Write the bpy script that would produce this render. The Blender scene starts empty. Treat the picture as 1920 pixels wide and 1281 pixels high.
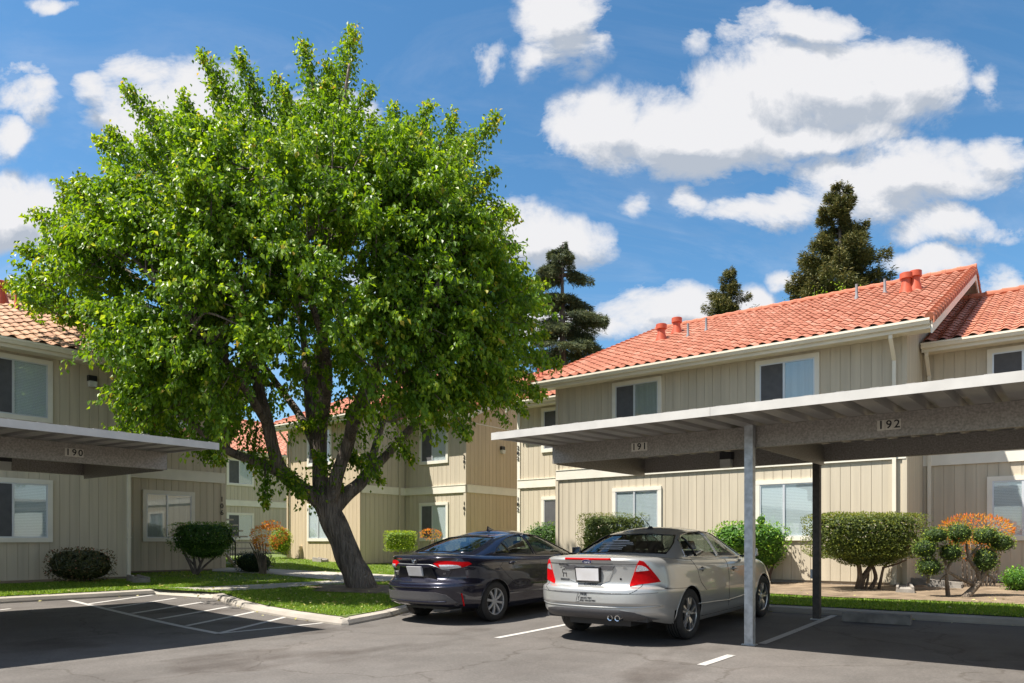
import bpy, math, random
import numpy as np
from mathutils import Vector, Matrix, geometry
from mathutils.bvhtree import BVHTree
random.seed(7); rng = np.random.default_rng(7)
scene = bpy.context.scene
COL = scene.collection
CAMZ, FOC, VH = 1.30, 1380.0, 1017.0
TH = math.atan2(1070, 1380); CT, ST = math.cos(TH), math.sin(TH)
# ---------------------------------------------------------------- terrain
def smax(a, b, k):
    h = max(0.0, min(1.0, .5 + .5*(a-b)/k)); return b*(1-h) + a*h + k*h*(1-h)
def G(a, b):
    z = smax(.043*(-a-9.5), .028*(b-7.2), .12)
    z = smax(z, 0.0, .10)
    return min(z, .62)
def ray(u, v):
    p, q = (u-960)/FOC, -(v-VH)/FOC
    return Vector((p*CT - ST, p*ST + CT, q))
def on_ground(u, v, dz=0.0):
    r = ray(u, v); t = 10.0
    z = 0.0
    for _ in range(40):
        t2 = (z + dz - CAMZ)/r.z; t = .5*t + .5*t2
        z = G(r.x*t, r.y*t)
    return (r.x*t, r.y*t)
def on_b(u, v, b):
    r = ray(u, v); t = b/r.y; return Vector((r.x*t, b, CAMZ + r.z*t))
def on_a(u, v, a):
    r = ray(u, v); t = a/r.x; return Vector((a, r.y*t, CAMZ + r.z*t))
# ---------------------------------------------------------------- materials
def new_mat(name):
    m = bpy.data.materials.new(name); m.use_nodes = True
    nt = m.node_tree; nt.nodes.clear()
    out = nt.nodes.new('ShaderNodeOutputMaterial')
    return m, nt, out
def lk(nt, a, b): nt.links.new(a, b)
def mat(name, col, rough=.6, var=.15, scale=4, bump=0.0, bscale=60, metal=0.0, spec=.5, coat=0.0, detail=5, stretch=(1,1,1), col2=None, bdist=.01):
    m, nt, out = new_mat(name)
    p = nt.nodes.new('ShaderNodeBsdfPrincipled'); lk(nt, p.outputs[0], out.inputs[0])
    p.inputs['Roughness'].default_value = rough; p.inputs['Metallic'].default_value = metal
    p.inputs['Specular IOR Level'].default_value = spec; p.inputs['Coat Weight'].default_value = coat
    p.inputs['Coat Roughness'].default_value = .03
    tc = nt.nodes.new('ShaderNodeTexCoord'); mp = nt.nodes.new('ShaderNodeMapping'); lk(nt, tc.outputs['Object'], mp.inputs[0])
    mp.inputs['Scale'].default_value = stretch
    if var > 0:
        n = nt.nodes.new('ShaderNodeTexNoise'); n.inputs['Scale'].default_value = scale; n.inputs['Detail'].default_value = detail
        lk(nt, mp.outputs[0], n.inputs['Vector'])
        r = nt.nodes.new('ShaderNodeValToRGB'); lk(nt, n.outputs['Fac'], r.inputs[0])
        c1 = [c*(1-var) for c in col]; c2 = [c*(1+var) for c in col] if col2 is None else list(col2)
        r.color_ramp.elements[0].position = .3; r.color_ramp.elements[1].position = .7
        r.color_ramp.elements[0].color = (*c1, 1); r.color_ramp.elements[1].color = (*c2, 1)
        lk(nt, r.outputs[0], p.inputs['Base Color'])
    else: p.inputs['Base Color'].default_value = (*col, 1)
    if bump > 0:
        n2 = nt.nodes.new('ShaderNodeTexNoise'); n2.inputs['Scale'].default_value = bscale; n2.inputs['Detail'].default_value = 4
        lk(nt, mp.outputs[0], n2.inputs['Vector'])
        b = nt.nodes.new('ShaderNodeBump'); b.inputs['Strength'].default_value = bump; b.inputs['Distance'].default_value = bdist
        lk(nt, n2.outputs['Fac'], b.inputs['Height']); lk(nt, b.outputs[0], p.inputs['Normal'])
    return m
def leaf_mat(name, stops, transl=.35, rough=.45, spec=.35):
    m, nt, out = new_mat(name)
    at = nt.nodes.new('ShaderNodeAttribute'); at.attribute_name = 'tint'
    r = nt.nodes.new('ShaderNodeValToRGB'); lk(nt, at.outputs['Fac'], r.inputs[0])
    e = r.color_ramp.elements
    while len(e) < len(stops): e.new(.5)
    for i, (pos, c) in enumerate(stops): e[i].position = pos; e[i].color = (*c, 1)
    p = nt.nodes.new('ShaderNodeBsdfPrincipled'); p.inputs['Roughness'].default_value = rough; p.inputs['Specular IOR Level'].default_value = spec
    t = nt.nodes.new('ShaderNodeBsdfTranslucent'); mx = nt.nodes.new('ShaderNodeMixShader'); mx.inputs[0].default_value = transl
    hs = nt.nodes.new('ShaderNodeHueSaturation'); hs.inputs['Value'].default_value = 1.5; hs.inputs['Hue'].default_value = .485; hs.inputs['Saturation'].default_value = 1.05
    lk(nt, r.outputs[0], p.inputs['Base Color']); lk(nt, r.outputs[0], hs.inputs['Color']); lk(nt, hs.outputs[0], t.inputs[0])
    lk(nt, p.outputs[0], mx.inputs[1]); lk(nt, t.outputs[0], mx.inputs[2]); lk(nt, mx.outputs[0], out.inputs[0])
    return m
def glass_mat(name, tint=(.8,.85,.82), f=.12, rough=.02):
    m, nt, out = new_mat(name)
    t = nt.nodes.new('ShaderNodeBsdfTransparent'); t.inputs[0].default_value = (*tint, 1)
    g = nt.nodes.new('ShaderNodeBsdfGlossy'); g.inputs['Roughness'].default_value = rough
    ge = nt.nodes.new('ShaderNodeNewGeometry'); io = nt.nodes.new('ShaderNodeMath'); io.operation = 'MULTIPLY_ADD'; lk(nt, ge.outputs['Backfacing'], io.inputs[0]); io.inputs[1].default_value = 1/1.55-1.55; io.inputs[2].default_value = 1.55
    fr = nt.nodes.new('ShaderNodeFresnel'); lk(nt, io.outputs[0], fr.inputs[0])
    ad = nt.nodes.new('ShaderNodeMath'); ad.operation = 'ADD'; ad.inputs[1].default_value = f; ad.use_clamp = True; lk(nt, fr.outputs[0], ad.inputs[0])
    mx = nt.nodes.new('ShaderNodeMixShader'); lk(nt, ad.outputs[0], mx.inputs[0]); lk(nt, t.outputs[0], mx.inputs[1]); lk(nt, g.outputs[0], mx.inputs[2])
    lk(nt, mx.outputs[0], out.inputs[0]); return m
M = {}
# ---------------------------------------------------------------- mesh builder
OFF = {}
class MB:
    def __init__(s, frame=None): s.v=[]; s.f=[]; s.mi=[]; s.F=frame
    def add(s, vs, fs, mi=0, raw=False):
        n = len(s.v)
        if s.F is not None and not raw: vs = [s.F @ Vector(p) for p in vs]
        s.v += [tuple(p) for p in vs]; s.f += [tuple(i+n for i in f) for f in fs]; s.mi += [mi]*len(fs); return s
    def box(s, x0,x1,y0,y1,z0,z1, mi=0):
        return s.add([(x0,y0,z0),(x1,y0,z0),(x1,y1,z0),(x0,y1,z0),(x0,y0,z1),(x1,y0,z1),(x1,y1,z1),(x0,y1,z1)],
              [(0,3,2,1),(4,5,6,7),(0,1,5,4),(1,2,6,5),(2,3,7,6),(3,0,4,7)], mi)
    def hexa(s, p, mi=0):
        return s.add(p, [(0,3,2,1),(4,5,6,7),(0,1,5,4),(1,2,6,5),(2,3,7,6),(3,0,4,7)], mi)
    def extr(s, poly, d, mi=0):
        n = len(poly); d = Vector(d); vs = [Vector(p) for p in poly] + [Vector(p)+d for p in poly]
        return s.add(vs, [tuple(range(n))[::-1], tuple(range(n, 2*n))] + [(i,(i+1)%n,(i+1)%n+n,i+n) for i in range(n)], mi)
    def tube(s, pts, rad, seg=8, mi=0, cap=True):
        pts = [Vector(p) for p in pts]; n = len(pts)
        if not hasattr(rad, '__len__'): rad = [rad]*n
        vs=[]; fs=[]; up = None
        for i,p in enumerate(pts):
            d = (pts[min(i+1,n-1)]-pts[max(i-1,0)])
            d = d.normalized() if d.length > 1e-9 else Vector((0,0,1))
            if up is None: up = d.orthogonal().normalized()
            up = (up - d*up.dot(d)); up = up.normalized() if up.length > 1e-6 else d.orthogonal().normalized()
            w = d.cross(up)
            for k in range(seg):
                t = 2*math.pi*k/seg; vs.append(p + (up*math.cos(t)+w*math.sin(t))*rad[i])
        for i in range(n-1):
            for k in range(seg): fs.append((i*seg+k, i*seg+(k+1)%seg, (i+1)*seg+(k+1)%seg, (i+1)*seg+k))
        if cap: fs += [tuple(range(seg))[::-1], tuple((n-1)*seg+k for k in range(seg))]
        return s.add(vs, fs, mi)
    def lathe(s, prof, c=(0,0,0), axis='z', seg=24, mi=0, closed=False):
        c = Vector(c); vs=[]; fs=[]; n = len(prof)
        for k in range(seg):
            t = 2*math.pi*k/seg; ct, st = math.cos(t), math.sin(t)
            for r,h in prof:
                vs.append(c + (Vector((r*ct,r*st,h)) if axis=='z' else Vector((h,r*ct,r*st)) if axis=='x' else Vector((r*ct,h,r*st))))
        m = n if closed else n-1
        for k in range(seg):
            for i in range(m): fs.append((k*n+i, ((k+1)%seg)*n+i, ((k+1)%seg)*n+(i+1)%n, k*n+(i+1)%n))
        return s.add(vs, fs, mi)
    def build(s, name, mats, parent=None, smooth=False, recalc=True, auto=None):
        off = OFF.get(parent.name, Vector((0,0,0))) if parent else Vector((0,0,0))
        me = bpy.data.meshes.new(name)
        me.from_pydata([(p[0]-off.x, p[1]-off.y, p[2]-off.z) for p in s.v], [], s.f)
        if not isinstance(mats, (list, tuple)): mats = [mats]
        for m in mats: me.materials.append(m)
        if len(mats) > 1: me.polygons.foreach_set('material_index', s.mi)
        if recalc:
            import bmesh
            bm = bmesh.new(); bm.from_mesh(me); bmesh.ops.recalc_face_normals(bm, faces=bm.faces); bm.to_mesh(me); bm.free()
        if smooth:
            me.polygons.foreach_set('use_smooth', [True]*len(me.polygons))
            if auto: me.set_sharp_from_angle(angle=math.radians(auto))
        me.update()
        o = bpy.data.objects.new(name, me); COL.objects.link(o)
        if parent: o.parent = parent; OFF[o.name] = off
        return o
def thing(name, label, cat, loc, group=None, rot=(0,0,0), local=False):
    o = bpy.data.objects.new(name, None); COL.objects.link(o); o.location = loc; o.rotation_euler = rot
    o.empty_display_size = .3
    o['label'] = label; o['category'] = cat
    if group: o['group'] = group
    OFF[o.name] = Vector((0,0,0)) if local else Vector(loc)
    return o
def tag(o, label, cat, group=None, kind=None):
    if label: o['label'] = label
    if cat: o['category'] = cat
    if group: o['group'] = group
    if kind: o['kind'] = kind
    return o
def np_mesh(name, V, Fc, mats, parent=None, tint=None, smooth=False, off=None, midx=None):
    # V (n,3), Fc (m,k)
    if off is None: off = OFF.get(parent.name, Vector((0,0,0))) if parent else Vector((0,0,0))
    V = np.asarray(V, dtype=np.float32) - np.array(off, dtype=np.float32)
    me = bpy.data.meshes.new(name); m, k = Fc.shape
    me.vertices.add(len(V)); me.vertices.foreach_set('co', V.ravel())
    me.loops.add(m*k); me.loops.foreach_set('vertex_index', Fc.astype(np.int32).ravel())
    me.polygons.add(m); me.polygons.foreach_set('loop_start', np.arange(0, m*k, k, dtype=np.int32))
    me.polygons.foreach_set('use_smooth', np.full(m, bool(smooth)))
    if not isinstance(mats, (list, tuple)): mats = [mats]
    for mm in mats: me.materials.append(mm)
    if midx is not None: me.polygons.foreach_set('material_index', midx.astype(np.int32))
    me.update(calc_edges=True)
    if tint is not None:
        at = me.attributes.new('tint', 'FLOAT', 'FACE'); at.data.foreach_set('value', tint.astype(np.float32))
    o = bpy.data.objects.new(name, me); COL.objects.link(o)
    if parent: o.parent = parent; OFF[o.name] = Vector(off)
    return o
def text_obj(body, size, mat_, parent, mtx, name='lettering', extrude=.002, spacing=1.0, align='CENTER', shear=0, scale=(1,1), bold=0.0):
    c = bpy.data.curves.new(name, 'FONT'); c.body = body; c.size = size; c.extrude = extrude; c.align_x = align; c.align_y = 'CENTER'
    c.space_character = spacing; c.shear = shear; c.offset = bold; c.resolution_u = 3
    o = bpy.data.objects.new(name, c); COL.objects.link(o)
    dg = bpy.context.evaluated_depsgraph_get(); me = bpy.data.meshes.new_from_object(o.evaluated_get(dg))
    bpy.data.objects.remove(o); bpy.data.curves.remove(c)
    me.materials.clear(); me.materials.append(mat_)
    off = OFF.get(parent.name, Vector((0,0,0)))
    me.transform(Matrix.Translation(-off) @ mtx @ Matrix.Diagonal((scale[0], scale[1], 1, 1)))
    o = bpy.data.objects.new(name, me); COL.objects.link(o); o.parent = parent; OFF[o.name] = off
    return o
def frame(o, t, n):
    t = Vector(t); n = Vector(n); m = Matrix.Identity(4)
    for i in range(3): m[i][0] = t[i]; m[i][1] = n[i]; m[i][2] = (0,0,1)[i]; m[i][3] = o[i]
    return m
def text_frame(o, t, n, lift=.004):
    # text plane: x along t, y up, z along outward normal (needs t x up = n); 'o' a point on the wall
    t = Vector(t); n = Vector(n); m = Matrix.Identity(4); p = Vector(o)+n*lift
    for i in range(3): m[i][0] = t[i]; m[i][1] = (0,0,1)[i]; m[i][2] = n[i]; m[i][3] = p[i]
    return m
# ---------------------------------------------------------------- camera, world, sun
cam_d = bpy.data.cameras.new('camera'); cam = bpy.data.objects.new('camera', cam_d); COL.objects.link(cam)
cam.location = (0,0,CAMZ); cam.rotation_euler = (math.pi/2, 0, TH)
cam_d.sensor_width = 36; cam_d.lens = FOC/1920*36; cam_d.shift_y = (VH-640.5)/1920; cam_d.clip_end = 3000; cam_d.clip_start = .05
scene.camera = cam
SA, SB = .33, .44
sun_d = bpy.data.lights.new('sun', 'SUN'); sun_d.energy = 4.05; sun_d.angle = math.radians(.5); sun_d.color = (1.0, .945, .86)
sun = bpy.data.objects.new('sun', sun_d); COL.objects.link(sun)
sun.rotation_euler = Vector((SA, SB, -1)).to_track_quat('-Z', 'Y').to_euler(); sun.location = (0,0,40)
w = bpy.data.worlds.new('World'); scene.world = w; w.use_nodes = True
nt = w.node_tree; nt.nodes.clear()
wo = nt.nodes.new('ShaderNodeOutputWorld'); bg = nt.nodes.new('ShaderNodeBackground'); lk(nt, bg.outputs[0], wo.inputs[0])
bg.inputs['Strength'].default_value = .088
sky = nt.nodes.new('ShaderNodeTexSky'); sky.sky_type = 'NISHITA'; sky.sun_disc = False
sky.sun_elevation = math.atan(1/math.hypot(SA,SB)); sky.sun_rotation = math.atan2(-SA,-SB)
sky.air_density = 1.0; sky.dust_density = .45; sky.ozone_density = 2.6; sky.altitude = 100
def MN(op, a=None, b=None, c=None, clamp=False):
    n = nt.nodes.new('ShaderNodeMath'); n.operation = op; n.use_clamp = clamp
    for i, x in enumerate((a,b,c)):
        if x is None: continue
        if isinstance(x, (int, float)): n.inputs[i].default_value = x
        else: lk(nt, x, n.inputs[i])
    return n.outputs[0]
tc = nt.nodes.new('ShaderNodeTexCoord')
def VD(vec):
    n = nt.nodes.new('ShaderNodeVectorMath'); n.operation = 'DOT_PRODUCT'; lk(nt, tc.outputs['Generated'], n.inputs[0]); n.inputs[1].default_value = vec; return n.outputs['Value']
dF = VD((-ST, CT, 0)); dR = VD((CT, ST, 0)); dZ = VD((0,0,1))
dFs = MN('MAXIMUM', dF, .05)
P_ = MN('DIVIDE', dR, dFs); Q_ = MN('DIVIDE', dZ, dFs)
cx = nt.nodes.new('ShaderNodeCombineXYZ'); lk(nt, P_, cx.inputs[0]); lk(nt, Q_, cx.inputs[1])
def noise_at(off, sc, det, dist=0.0, st=(1,1.5,1), src=None):
    mp = nt.nodes.new('ShaderNodeMapping'); lk(nt, src or cx.outputs[0], mp.inputs[0]); mp.inputs['Location'].default_value = off; mp.inputs['Scale'].default_value = st
    n = nt.nodes.new('ShaderNodeTexNoise'); n.inputs['Scale'].default_value = sc; n.inputs['Detail'].default_value = det; n.inputs['Roughness'].default_value = .66; n.inputs['Distortion'].default_value = dist
    lk(nt, mp.outputs[0], n.inputs['Vector']); return n.outputs['Fac']
# cloud banks as ellipses (u, v, ru, rv, weight) of the directions they stand in
CL = [(370,190,270,125,1),(180,190,70,60,.7),(600,215,160,90,.9),(480,270,230,60,.6),(1540,165,290,140,1.0),(1300,240,330,110,1.05),(1130,230,120,95,.95),(1480,262,300,50,.8),(1700,130,150,110,.9),
      (1480,40,140,60,.85),(1050,55,100,100,.9),(1000,110,60,50,.5),(1700,350,330,100,1.05),(1450,370,150,60,.8),(1800,440,180,60,.9),(1740,500,140,35,.8),(1880,310,130,70,.8),
      (20,390,150,95,1.05),(50,200,80,60,.65),(10,265,50,40,.7),(90,10,60,25,.6),(40,150,90,35,.45),(1010,450,180,80,.95),(1230,570,190,60,.8),(1180,600,260,70,.55),(1430,555,90,45,.75),(1490,500,60,30,.7),(1900,555,80,50,.6),
      (1250,590,260,50,.8),(1080,600,200,60,.75),(1420,600,140,40,.7),(250,130,120,60,.6),(1320,360,60,45,.6),(1200,385,60,40,.4),(1330,50,60,60,.45),(910,100,60,60,.35),(1860,150,60,50,.4),(60,500,140,40,.45),(700,520,300,60,.4)]
def cloud_field(src):
    acc = None
    for (u,v,ru,rv,wt) in CL:
        sx, sy = FOC/ru, FOC/rv
        a = nt.nodes.new('ShaderNodeVectorMath'); a.operation = 'MULTIPLY_ADD'; lk(nt, src, a.inputs[0]); a.inputs[1].default_value = (sx,sy,0); a.inputs[2].default_value = (-(u-960)/FOC*sx, -(VH-v)/FOC*sy, 0)
        l = nt.nodes.new('ShaderNodeVectorMath'); l.operation = 'LENGTH'; lk(nt, a.outputs[0], l.inputs[0])
        d = MN('MULTIPLY_ADD', l.outputs['Value'], -wt, wt)
        acc = d if acc is None else MN('MAXIMUM', acc, d)
    return MN('MAXIMUM', acc, 0.0)
wn = nt.nodes.new('ShaderNodeTexNoise'); wn.inputs['Scale'].default_value = 5; wn.inputs['Detail'].default_value = 6; lk(nt, cx.outputs[0], wn.inputs['Vector'])
wv = nt.nodes.new('ShaderNodeVectorMath'); wv.operation = 'SUBTRACT'; lk(nt, wn.outputs['Color'], wv.inputs[0]); wv.inputs[1].default_value = (.5,.5,.5)
ww = nt.nodes.new('ShaderNodeVectorMath'); ww.operation = 'MULTIPLY_ADD'; lk(nt, wv.outputs[0], ww.inputs[0]); ww.inputs[1].default_value = (.22,.13,0); lk(nt, cx.outputs[0], ww.inputs[2])
base = cloud_field(ww.outputs[0])
wu = nt.nodes.new('ShaderNodeVectorMath'); wu.operation = 'ADD'; lk(nt, ww.outputs[0], wu.inputs[0]); wu.inputs[1].default_value = (-.012,.030,0)
base_up = cloud_field(wu.outputs[0])
n1 = noise_at((3.1,1.7,0), 3.2, 9, .15)
fb = noise_at((5.2,1.3,0), 6.0, 12, .35, (1,1.35,1)); fine = noise_at((2.2,4.3,0), 19.0, 8, .6, (1,1.3,1))
fb_up = noise_at((5.2+.010,1.3+.030*1.35,0), 6.0, 12, .35, (1,1.35,1))
dens = MN('ADD', MN('MULTIPLY', base, 1.55), MN('MULTIPLY', MN('SUBTRACT', fb, .5), 2.7))
dens = MN('ADD', dens, MN('MULTIPLY', MN('SUBTRACT', n1, .5), 1.0))
dens = MN('ADD', dens, MN('MULTIPLY', MN('SUBTRACT', fine, .5), .55))
dens = MN('SUBTRACT', dens, .21)
dens = MN('MULTIPLY', dens, MN('MINIMUM', MN('MULTIPLY', base, 3.5), 1.0))
alpha = MN('MULTIPLY', dens, 1.45, clamp=True)
alpha = MN('MULTIPLY', alpha, MN('SUBTRACT', 2.0, alpha))
veil = noise_at((8.2,3.3,0), 3.4, 9, .9, (.8,2.2,1)); veil = MN('MULTIPLY', MN('SUBTRACT', veil, .47), 2.1, clamp=True)
low = MN('SUBTRACT', .95, MN('MULTIPLY', Q_, 1.25), clamp=True)
alpha = MN('MAXIMUM', alpha, MN('MULTIPLY', veil, MN('MULTIPLY_ADD', low, .75, .10)))
front = MN('GREATER_THAN', dF, .06)
# unseen clouds behind the view, spread wide as added fill for the shade
g0 = noise_at((1,2,3), 2.6, 6, .2, (1,1,2.2), tc.outputs['Generated'])
ag = MN('MULTIPLY', MN('SUBTRACT', g0, .41), 5.0, clamp=True)
ag = MN('MULTIPLY', ag, MN('SUBTRACT', 1.0, front))
alpha = MN('MULTIPLY', alpha, front)
alpha = MN('MAXIMUM', alpha, MN('MULTIPLY', ag, .92))
# cloud shading: thick bottoms greyer
body = MN('MULTIPLY', MN('SUBTRACT', dens, .45), 1.3, clamp=True)
under = MN('MULTIPLY', MN('SUBTRACT', fb_up, fb), 3.4)
shd = MN('ADD', MN('MULTIPLY', body, .18), MN('ADD', under, MN('ADD', MN('MULTIPLY', MN('SUBTRACT', base_up, base), 2.6), MN('MULTIPLY', MN('SUBTRACT', fine, .5), .5))), clamp=True)
shd = MN('MULTIPLY', shd, 1.35, clamp=True)
cm = nt.nodes.new('ShaderNodeMix'); cm.data_type = 'RGBA'; lk(nt, shd, cm.inputs[0])
CLD_A = cm.inputs[6]; CLD_B = cm.inputs[7]
CLD_A.default_value = (4.15,4.15,4.25,1); CLD_B.default_value = (2.3,2.55,2.95,1)
hz = nt.nodes.new('ShaderNodeHueSaturation'); hz.inputs['Saturation'].default_value = 1.22; hz.inputs['Value'].default_value = .82; hz.inputs['Hue'].default_value = .492; lk(nt, sky.outputs[0], hz.inputs['Color'])
mx = nt.nodes.new('ShaderNodeMix'); mx.data_type = 'RGBA'; lk(nt, alpha, mx.inputs[0]); lk(nt, hz.outputs[0], mx.inputs[6]); lk(nt, cm.outputs[2], mx.inputs[7])
lk(nt, mx.outputs[2], bg.inputs[0])
vs = scene.view_settings; scene.display_settings.display_device = 'sRGB'
vs.view_transform = 'Standard'; vs.look = 'None'; vs.gamma = 1; vs.use_curve_mapping = False; vs.exposure = 1.26
# ---------------------------------------------------------------- setting materials
M['siding'] = mat('siding_taupe', (.52,.455,.345), .8, .10, .9, .25, 30, stretch=(8,8,.4), bdist=.004)
M['siding2'] = mat('siding_bounce_warm', (.54,.435,.295), .8, .10, .9, .25, 30, stretch=(8,8,.4), bdist=.004)  # warm bounce light painted into a more golden siding tone
M['trim'] = mat('trim_cream', (.74,.70,.60), .65, .06, 3, .1, 40)
M['trimw'] = mat('trim_white', (.70,.69,.66), .6, .04, 3, .1, 40)
M['gutter'] = mat('gutter_cream', (.74,.68,.55), .45, .06, 2, 0)
M['found'] = mat('foundation', (.36,.32,.27), .9, .18, 3, .4, 25)
M['alu'] = mat('window_aluminium', (.62,.64,.66), .4, .04, 5, 0, metal=.3)
M['screen'] = mat('insect_screen', (.10,.10,.105), .75, .12, 6, .3, 400, spec=.3)
M['glass'] = glass_mat('window_glass', (.93,.96,.96), .06)
M['steel'] = mat('galvanised_steel', (.30,.275,.245), .5, .28, 45, .06, 30, metal=.55, detail=8)
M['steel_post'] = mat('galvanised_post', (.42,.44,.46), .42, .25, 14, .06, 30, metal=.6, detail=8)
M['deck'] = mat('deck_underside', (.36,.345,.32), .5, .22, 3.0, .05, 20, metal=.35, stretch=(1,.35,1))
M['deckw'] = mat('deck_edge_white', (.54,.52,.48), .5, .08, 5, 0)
M['post_dark'] = mat('shaded_post', (.075,.066,.058), .6, .3, 14, .06, 30, metal=.3)  # rear carport posts; their shade is painted in as a near-black tone
M['black'] = mat('black_paint', (.015,.015,.018), .4, 0)
M['dark'] = mat('dark_plastic', (.03,.03,.032), .5, 0)
M['plate'] = mat('number_tile', (.55,.52,.45), .6, .08, 20)
M['ink'] = mat('number_ink', (.012,.012,.014), .5, 0)
M['vent'] = mat('vent_red', (.48,.085,.035), .5, .15, 8)
M['pipe'] = mat('vent_pipe_grey', (.20,.20,.21), .5, .1, 8)
M['concrete'] = mat('concrete', (.35,.315,.27), .9, .16, 2.2, .35, 60, detail=8)
M['walk'] = mat('walkway_concrete', (.37,.34,.29), .9, .12, 1.5, .3, 60, detail=8)
M['lamp'] = mat('lamp_lens', (.6,.6,.55), .3, .1, 10)
# asphalt: layered noises, a few pale cracks and oil stains
def asphalt():
    m, nt, out = new_mat('asphalt'); p = nt.nodes.new('ShaderNodeBsdfPrincipled'); lk(nt, p.outputs[0], out.inputs[0])
    tc = nt.nodes.new('ShaderNodeTexCoord')
    def N(sc, det, st=(1,1,1), rough=.55):
        mp = nt.nodes.new('ShaderNodeMapping'); mp.inputs['Scale'].default_value = st; lk(nt, tc.outputs['Object'], mp.inputs[0])
        n = nt.nodes.new('ShaderNodeTexNoise'); n.inputs['Scale'].default_value = sc; n.inputs['Detail'].default_value = det; n.inputs['Roughness'].default_value = rough; lk(nt, mp.outputs[0], n.inputs[0]); return n.outputs['Fac']
    def R(src, stops):
        r = nt.nodes.new('ShaderNodeValToRGB'); lk(nt, src, r.inputs[0]); e = r.color_ramp.elements
        while len(e) < len(stops): e.new(.5)
        for i,(a,c) in enumerate(stops): e[i].position=a; e[i].color=(*c,1)
        return r.outputs[0]
    def MX(bt, a, b, f=1.0):
        x = nt.nodes.new('ShaderNodeMix'); x.data_type='RGBA'; x.blend_type=bt; x.inputs[0].default_value=f
        if not isinstance(f,(int,float)): lk(nt,f,x.inputs[0])
        lk(nt,a,x.inputs[6]); lk(nt,b,x.inputs[7]); return x.outputs[2]
    base = R(N(.35, 6), [(.3,(.105,.095,.086)),(.7,(.142,.129,.118))])
    c = MX('MULTIPLY', base, R(N(2.2, 8), [(.3,(.86,.86,.86)),(.7,(1.08,1.08,1.08))]))
    c = MX('MULTIPLY', c, R(N(38, 6, rough=.75), [(.3,(.74,.74,.74)),(.7,(1.24,1.24,1.24))]))
    c = MX('MULTIPLY', c, R(N(.9, 5, (1,.25,1)), [(.25,(.78,.76,.75)),(.5,(1,1,1)),(.75,(1.1,1.08,1.07))]))
    # worn oil stains in the stalls
    c = MX('MULTIPLY', c, R(N(.55, 4, (1,.6,1)), [(.32,(.45,.40,.37)),(.46,(1,1,1))]))
    # thin cracks
    vo = nt.nodes.new('ShaderNodeTexVoronoi'); vo.feature='DISTANCE_TO_EDGE'; vo.inputs['Scale'].default_value=.32
    ds = nt.nodes.new('ShaderNodeMapping'); 
    nn = nt.nodes.new('ShaderNodeTexNoise'); nn.inputs['Scale'].default_value=1.5; nn.inputs['Detail'].default_value=6; lk(nt, tc.outputs['Object'], nn.inputs[0])
    vm = nt.nodes.new('ShaderNodeVectorMath'); vm.operation='MULTIPLY_ADD'; lk(nt, nn.outputs['Color'], vm.inputs[0]); vm.inputs[1].default_value=(1.2,1.2,0); lk(nt, tc.outputs['Object'], vm.inputs[2])
    lk(nt, vm.outputs[0], vo.inputs['Vector'])
    cr = R(vo.outputs['Distance'], [(0,(.72,.7,.68)),(.004,(.8,.78,.76)),(.008,(1,1,1))])
    c = MX('MULTIPLY', c, cr)
    lk(nt, c, p.inputs['Base Color']); p.inputs['Roughness'].default_value=.85; p.inputs['Specular IOR Level'].default_value=.35
    b = nt.nodes.new('ShaderNodeBump'); b.inputs['Strength'].default_value=.5; b.inputs['Distance'].default_value=.006; lk(nt, N(140,2), b.inputs['Height']); lk(nt,b.outputs[0],p.inputs['Normal'])
    return m
M['asphalt'] = asphalt()
def paint():
    m, nt, out = new_mat('worn_line_paint'); p = nt.nodes.new('ShaderNodeBsdfPrincipled'); lk(nt, p.outputs[0], out.inputs[0])
    tc = nt.nodes.new('ShaderNodeTexCoord'); n = nt.nodes.new('ShaderNodeTexNoise'); n.inputs['Scale'].default_value=7; n.inputs['Detail'].default_value=8; n.inputs['Roughness'].default_value=.7; lk(nt, tc.outputs['Object'], n.inputs[0])
    r = nt.nodes.new('ShaderNodeValToRGB'); lk(nt, n.outputs['Fac'], r.inputs[0]); e=r.color_ramp.elements
    e[0].position=.33; e[0].color=(.24,.225,.21,1); e[1].position=.44; e[1].color=(.44,.42,.395,1)
    lk(nt, r.outputs[0], p.inputs['Base Color']); p.inputs['Roughness'].default_value=.8; return m
M['paint'] = paint()
def tile_mat(name, c1, c2, c3):
    m, nt, out = new_mat(name); p = nt.nodes.new('ShaderNodeBsdfPrincipled'); lk(nt, p.outputs[0], out.inputs[0])
    at = nt.nodes.new('ShaderNodeAttribute'); at.attribute_name='tint'
    r = nt.nodes.new('ShaderNodeValToRGB'); lk(nt, at.outputs['Fac'], r.inputs[0]); e=r.color_ramp.elements; e.new(.5)
    for i,(q,c) in enumerate(((0,c1),(.5,c2),(1,c3))): e[i].position=q; e[i].color=(*c,1)
    tc = nt.nodes.new('ShaderNodeTexCoord'); n = nt.nodes.new('ShaderNodeTexNoise'); n.inputs['Scale'].default_value=9; n.inputs['Detail'].default_value=6; lk(nt, tc.outputs['Object'], n.inputs[0])
    r2 = nt.nodes.new('ShaderNodeValToRGB'); lk(nt, n.outputs['Fac'], r2.inputs[0]); r2.color_ramp.elements[0].position=.3; r2.color_ramp.elements[0].color=(.88,.87,.87,1); r2.color_ramp.elements[1].position=.7; r2.color_ramp.elements[1].color=(1.08,1.08,1.1,1)
    x = nt.nodes.new('ShaderNodeMix'); x.data_type='RGBA'; x.blend_type='MULTIPLY'; x.inputs[0].default_value=1; lk(nt, r.outputs[0], x.inputs[6]); lk(nt, r2.outputs[0], x.inputs[7])
    lk(nt, x.outputs[2], p.inputs['Base Color']); p.inputs['Roughness'].default_value=.75; return m
M['tile'] = tile_mat('roof_tile_terracotta', (.34,.115,.062), (.42,.155,.088), (.50,.225,.145))
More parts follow.
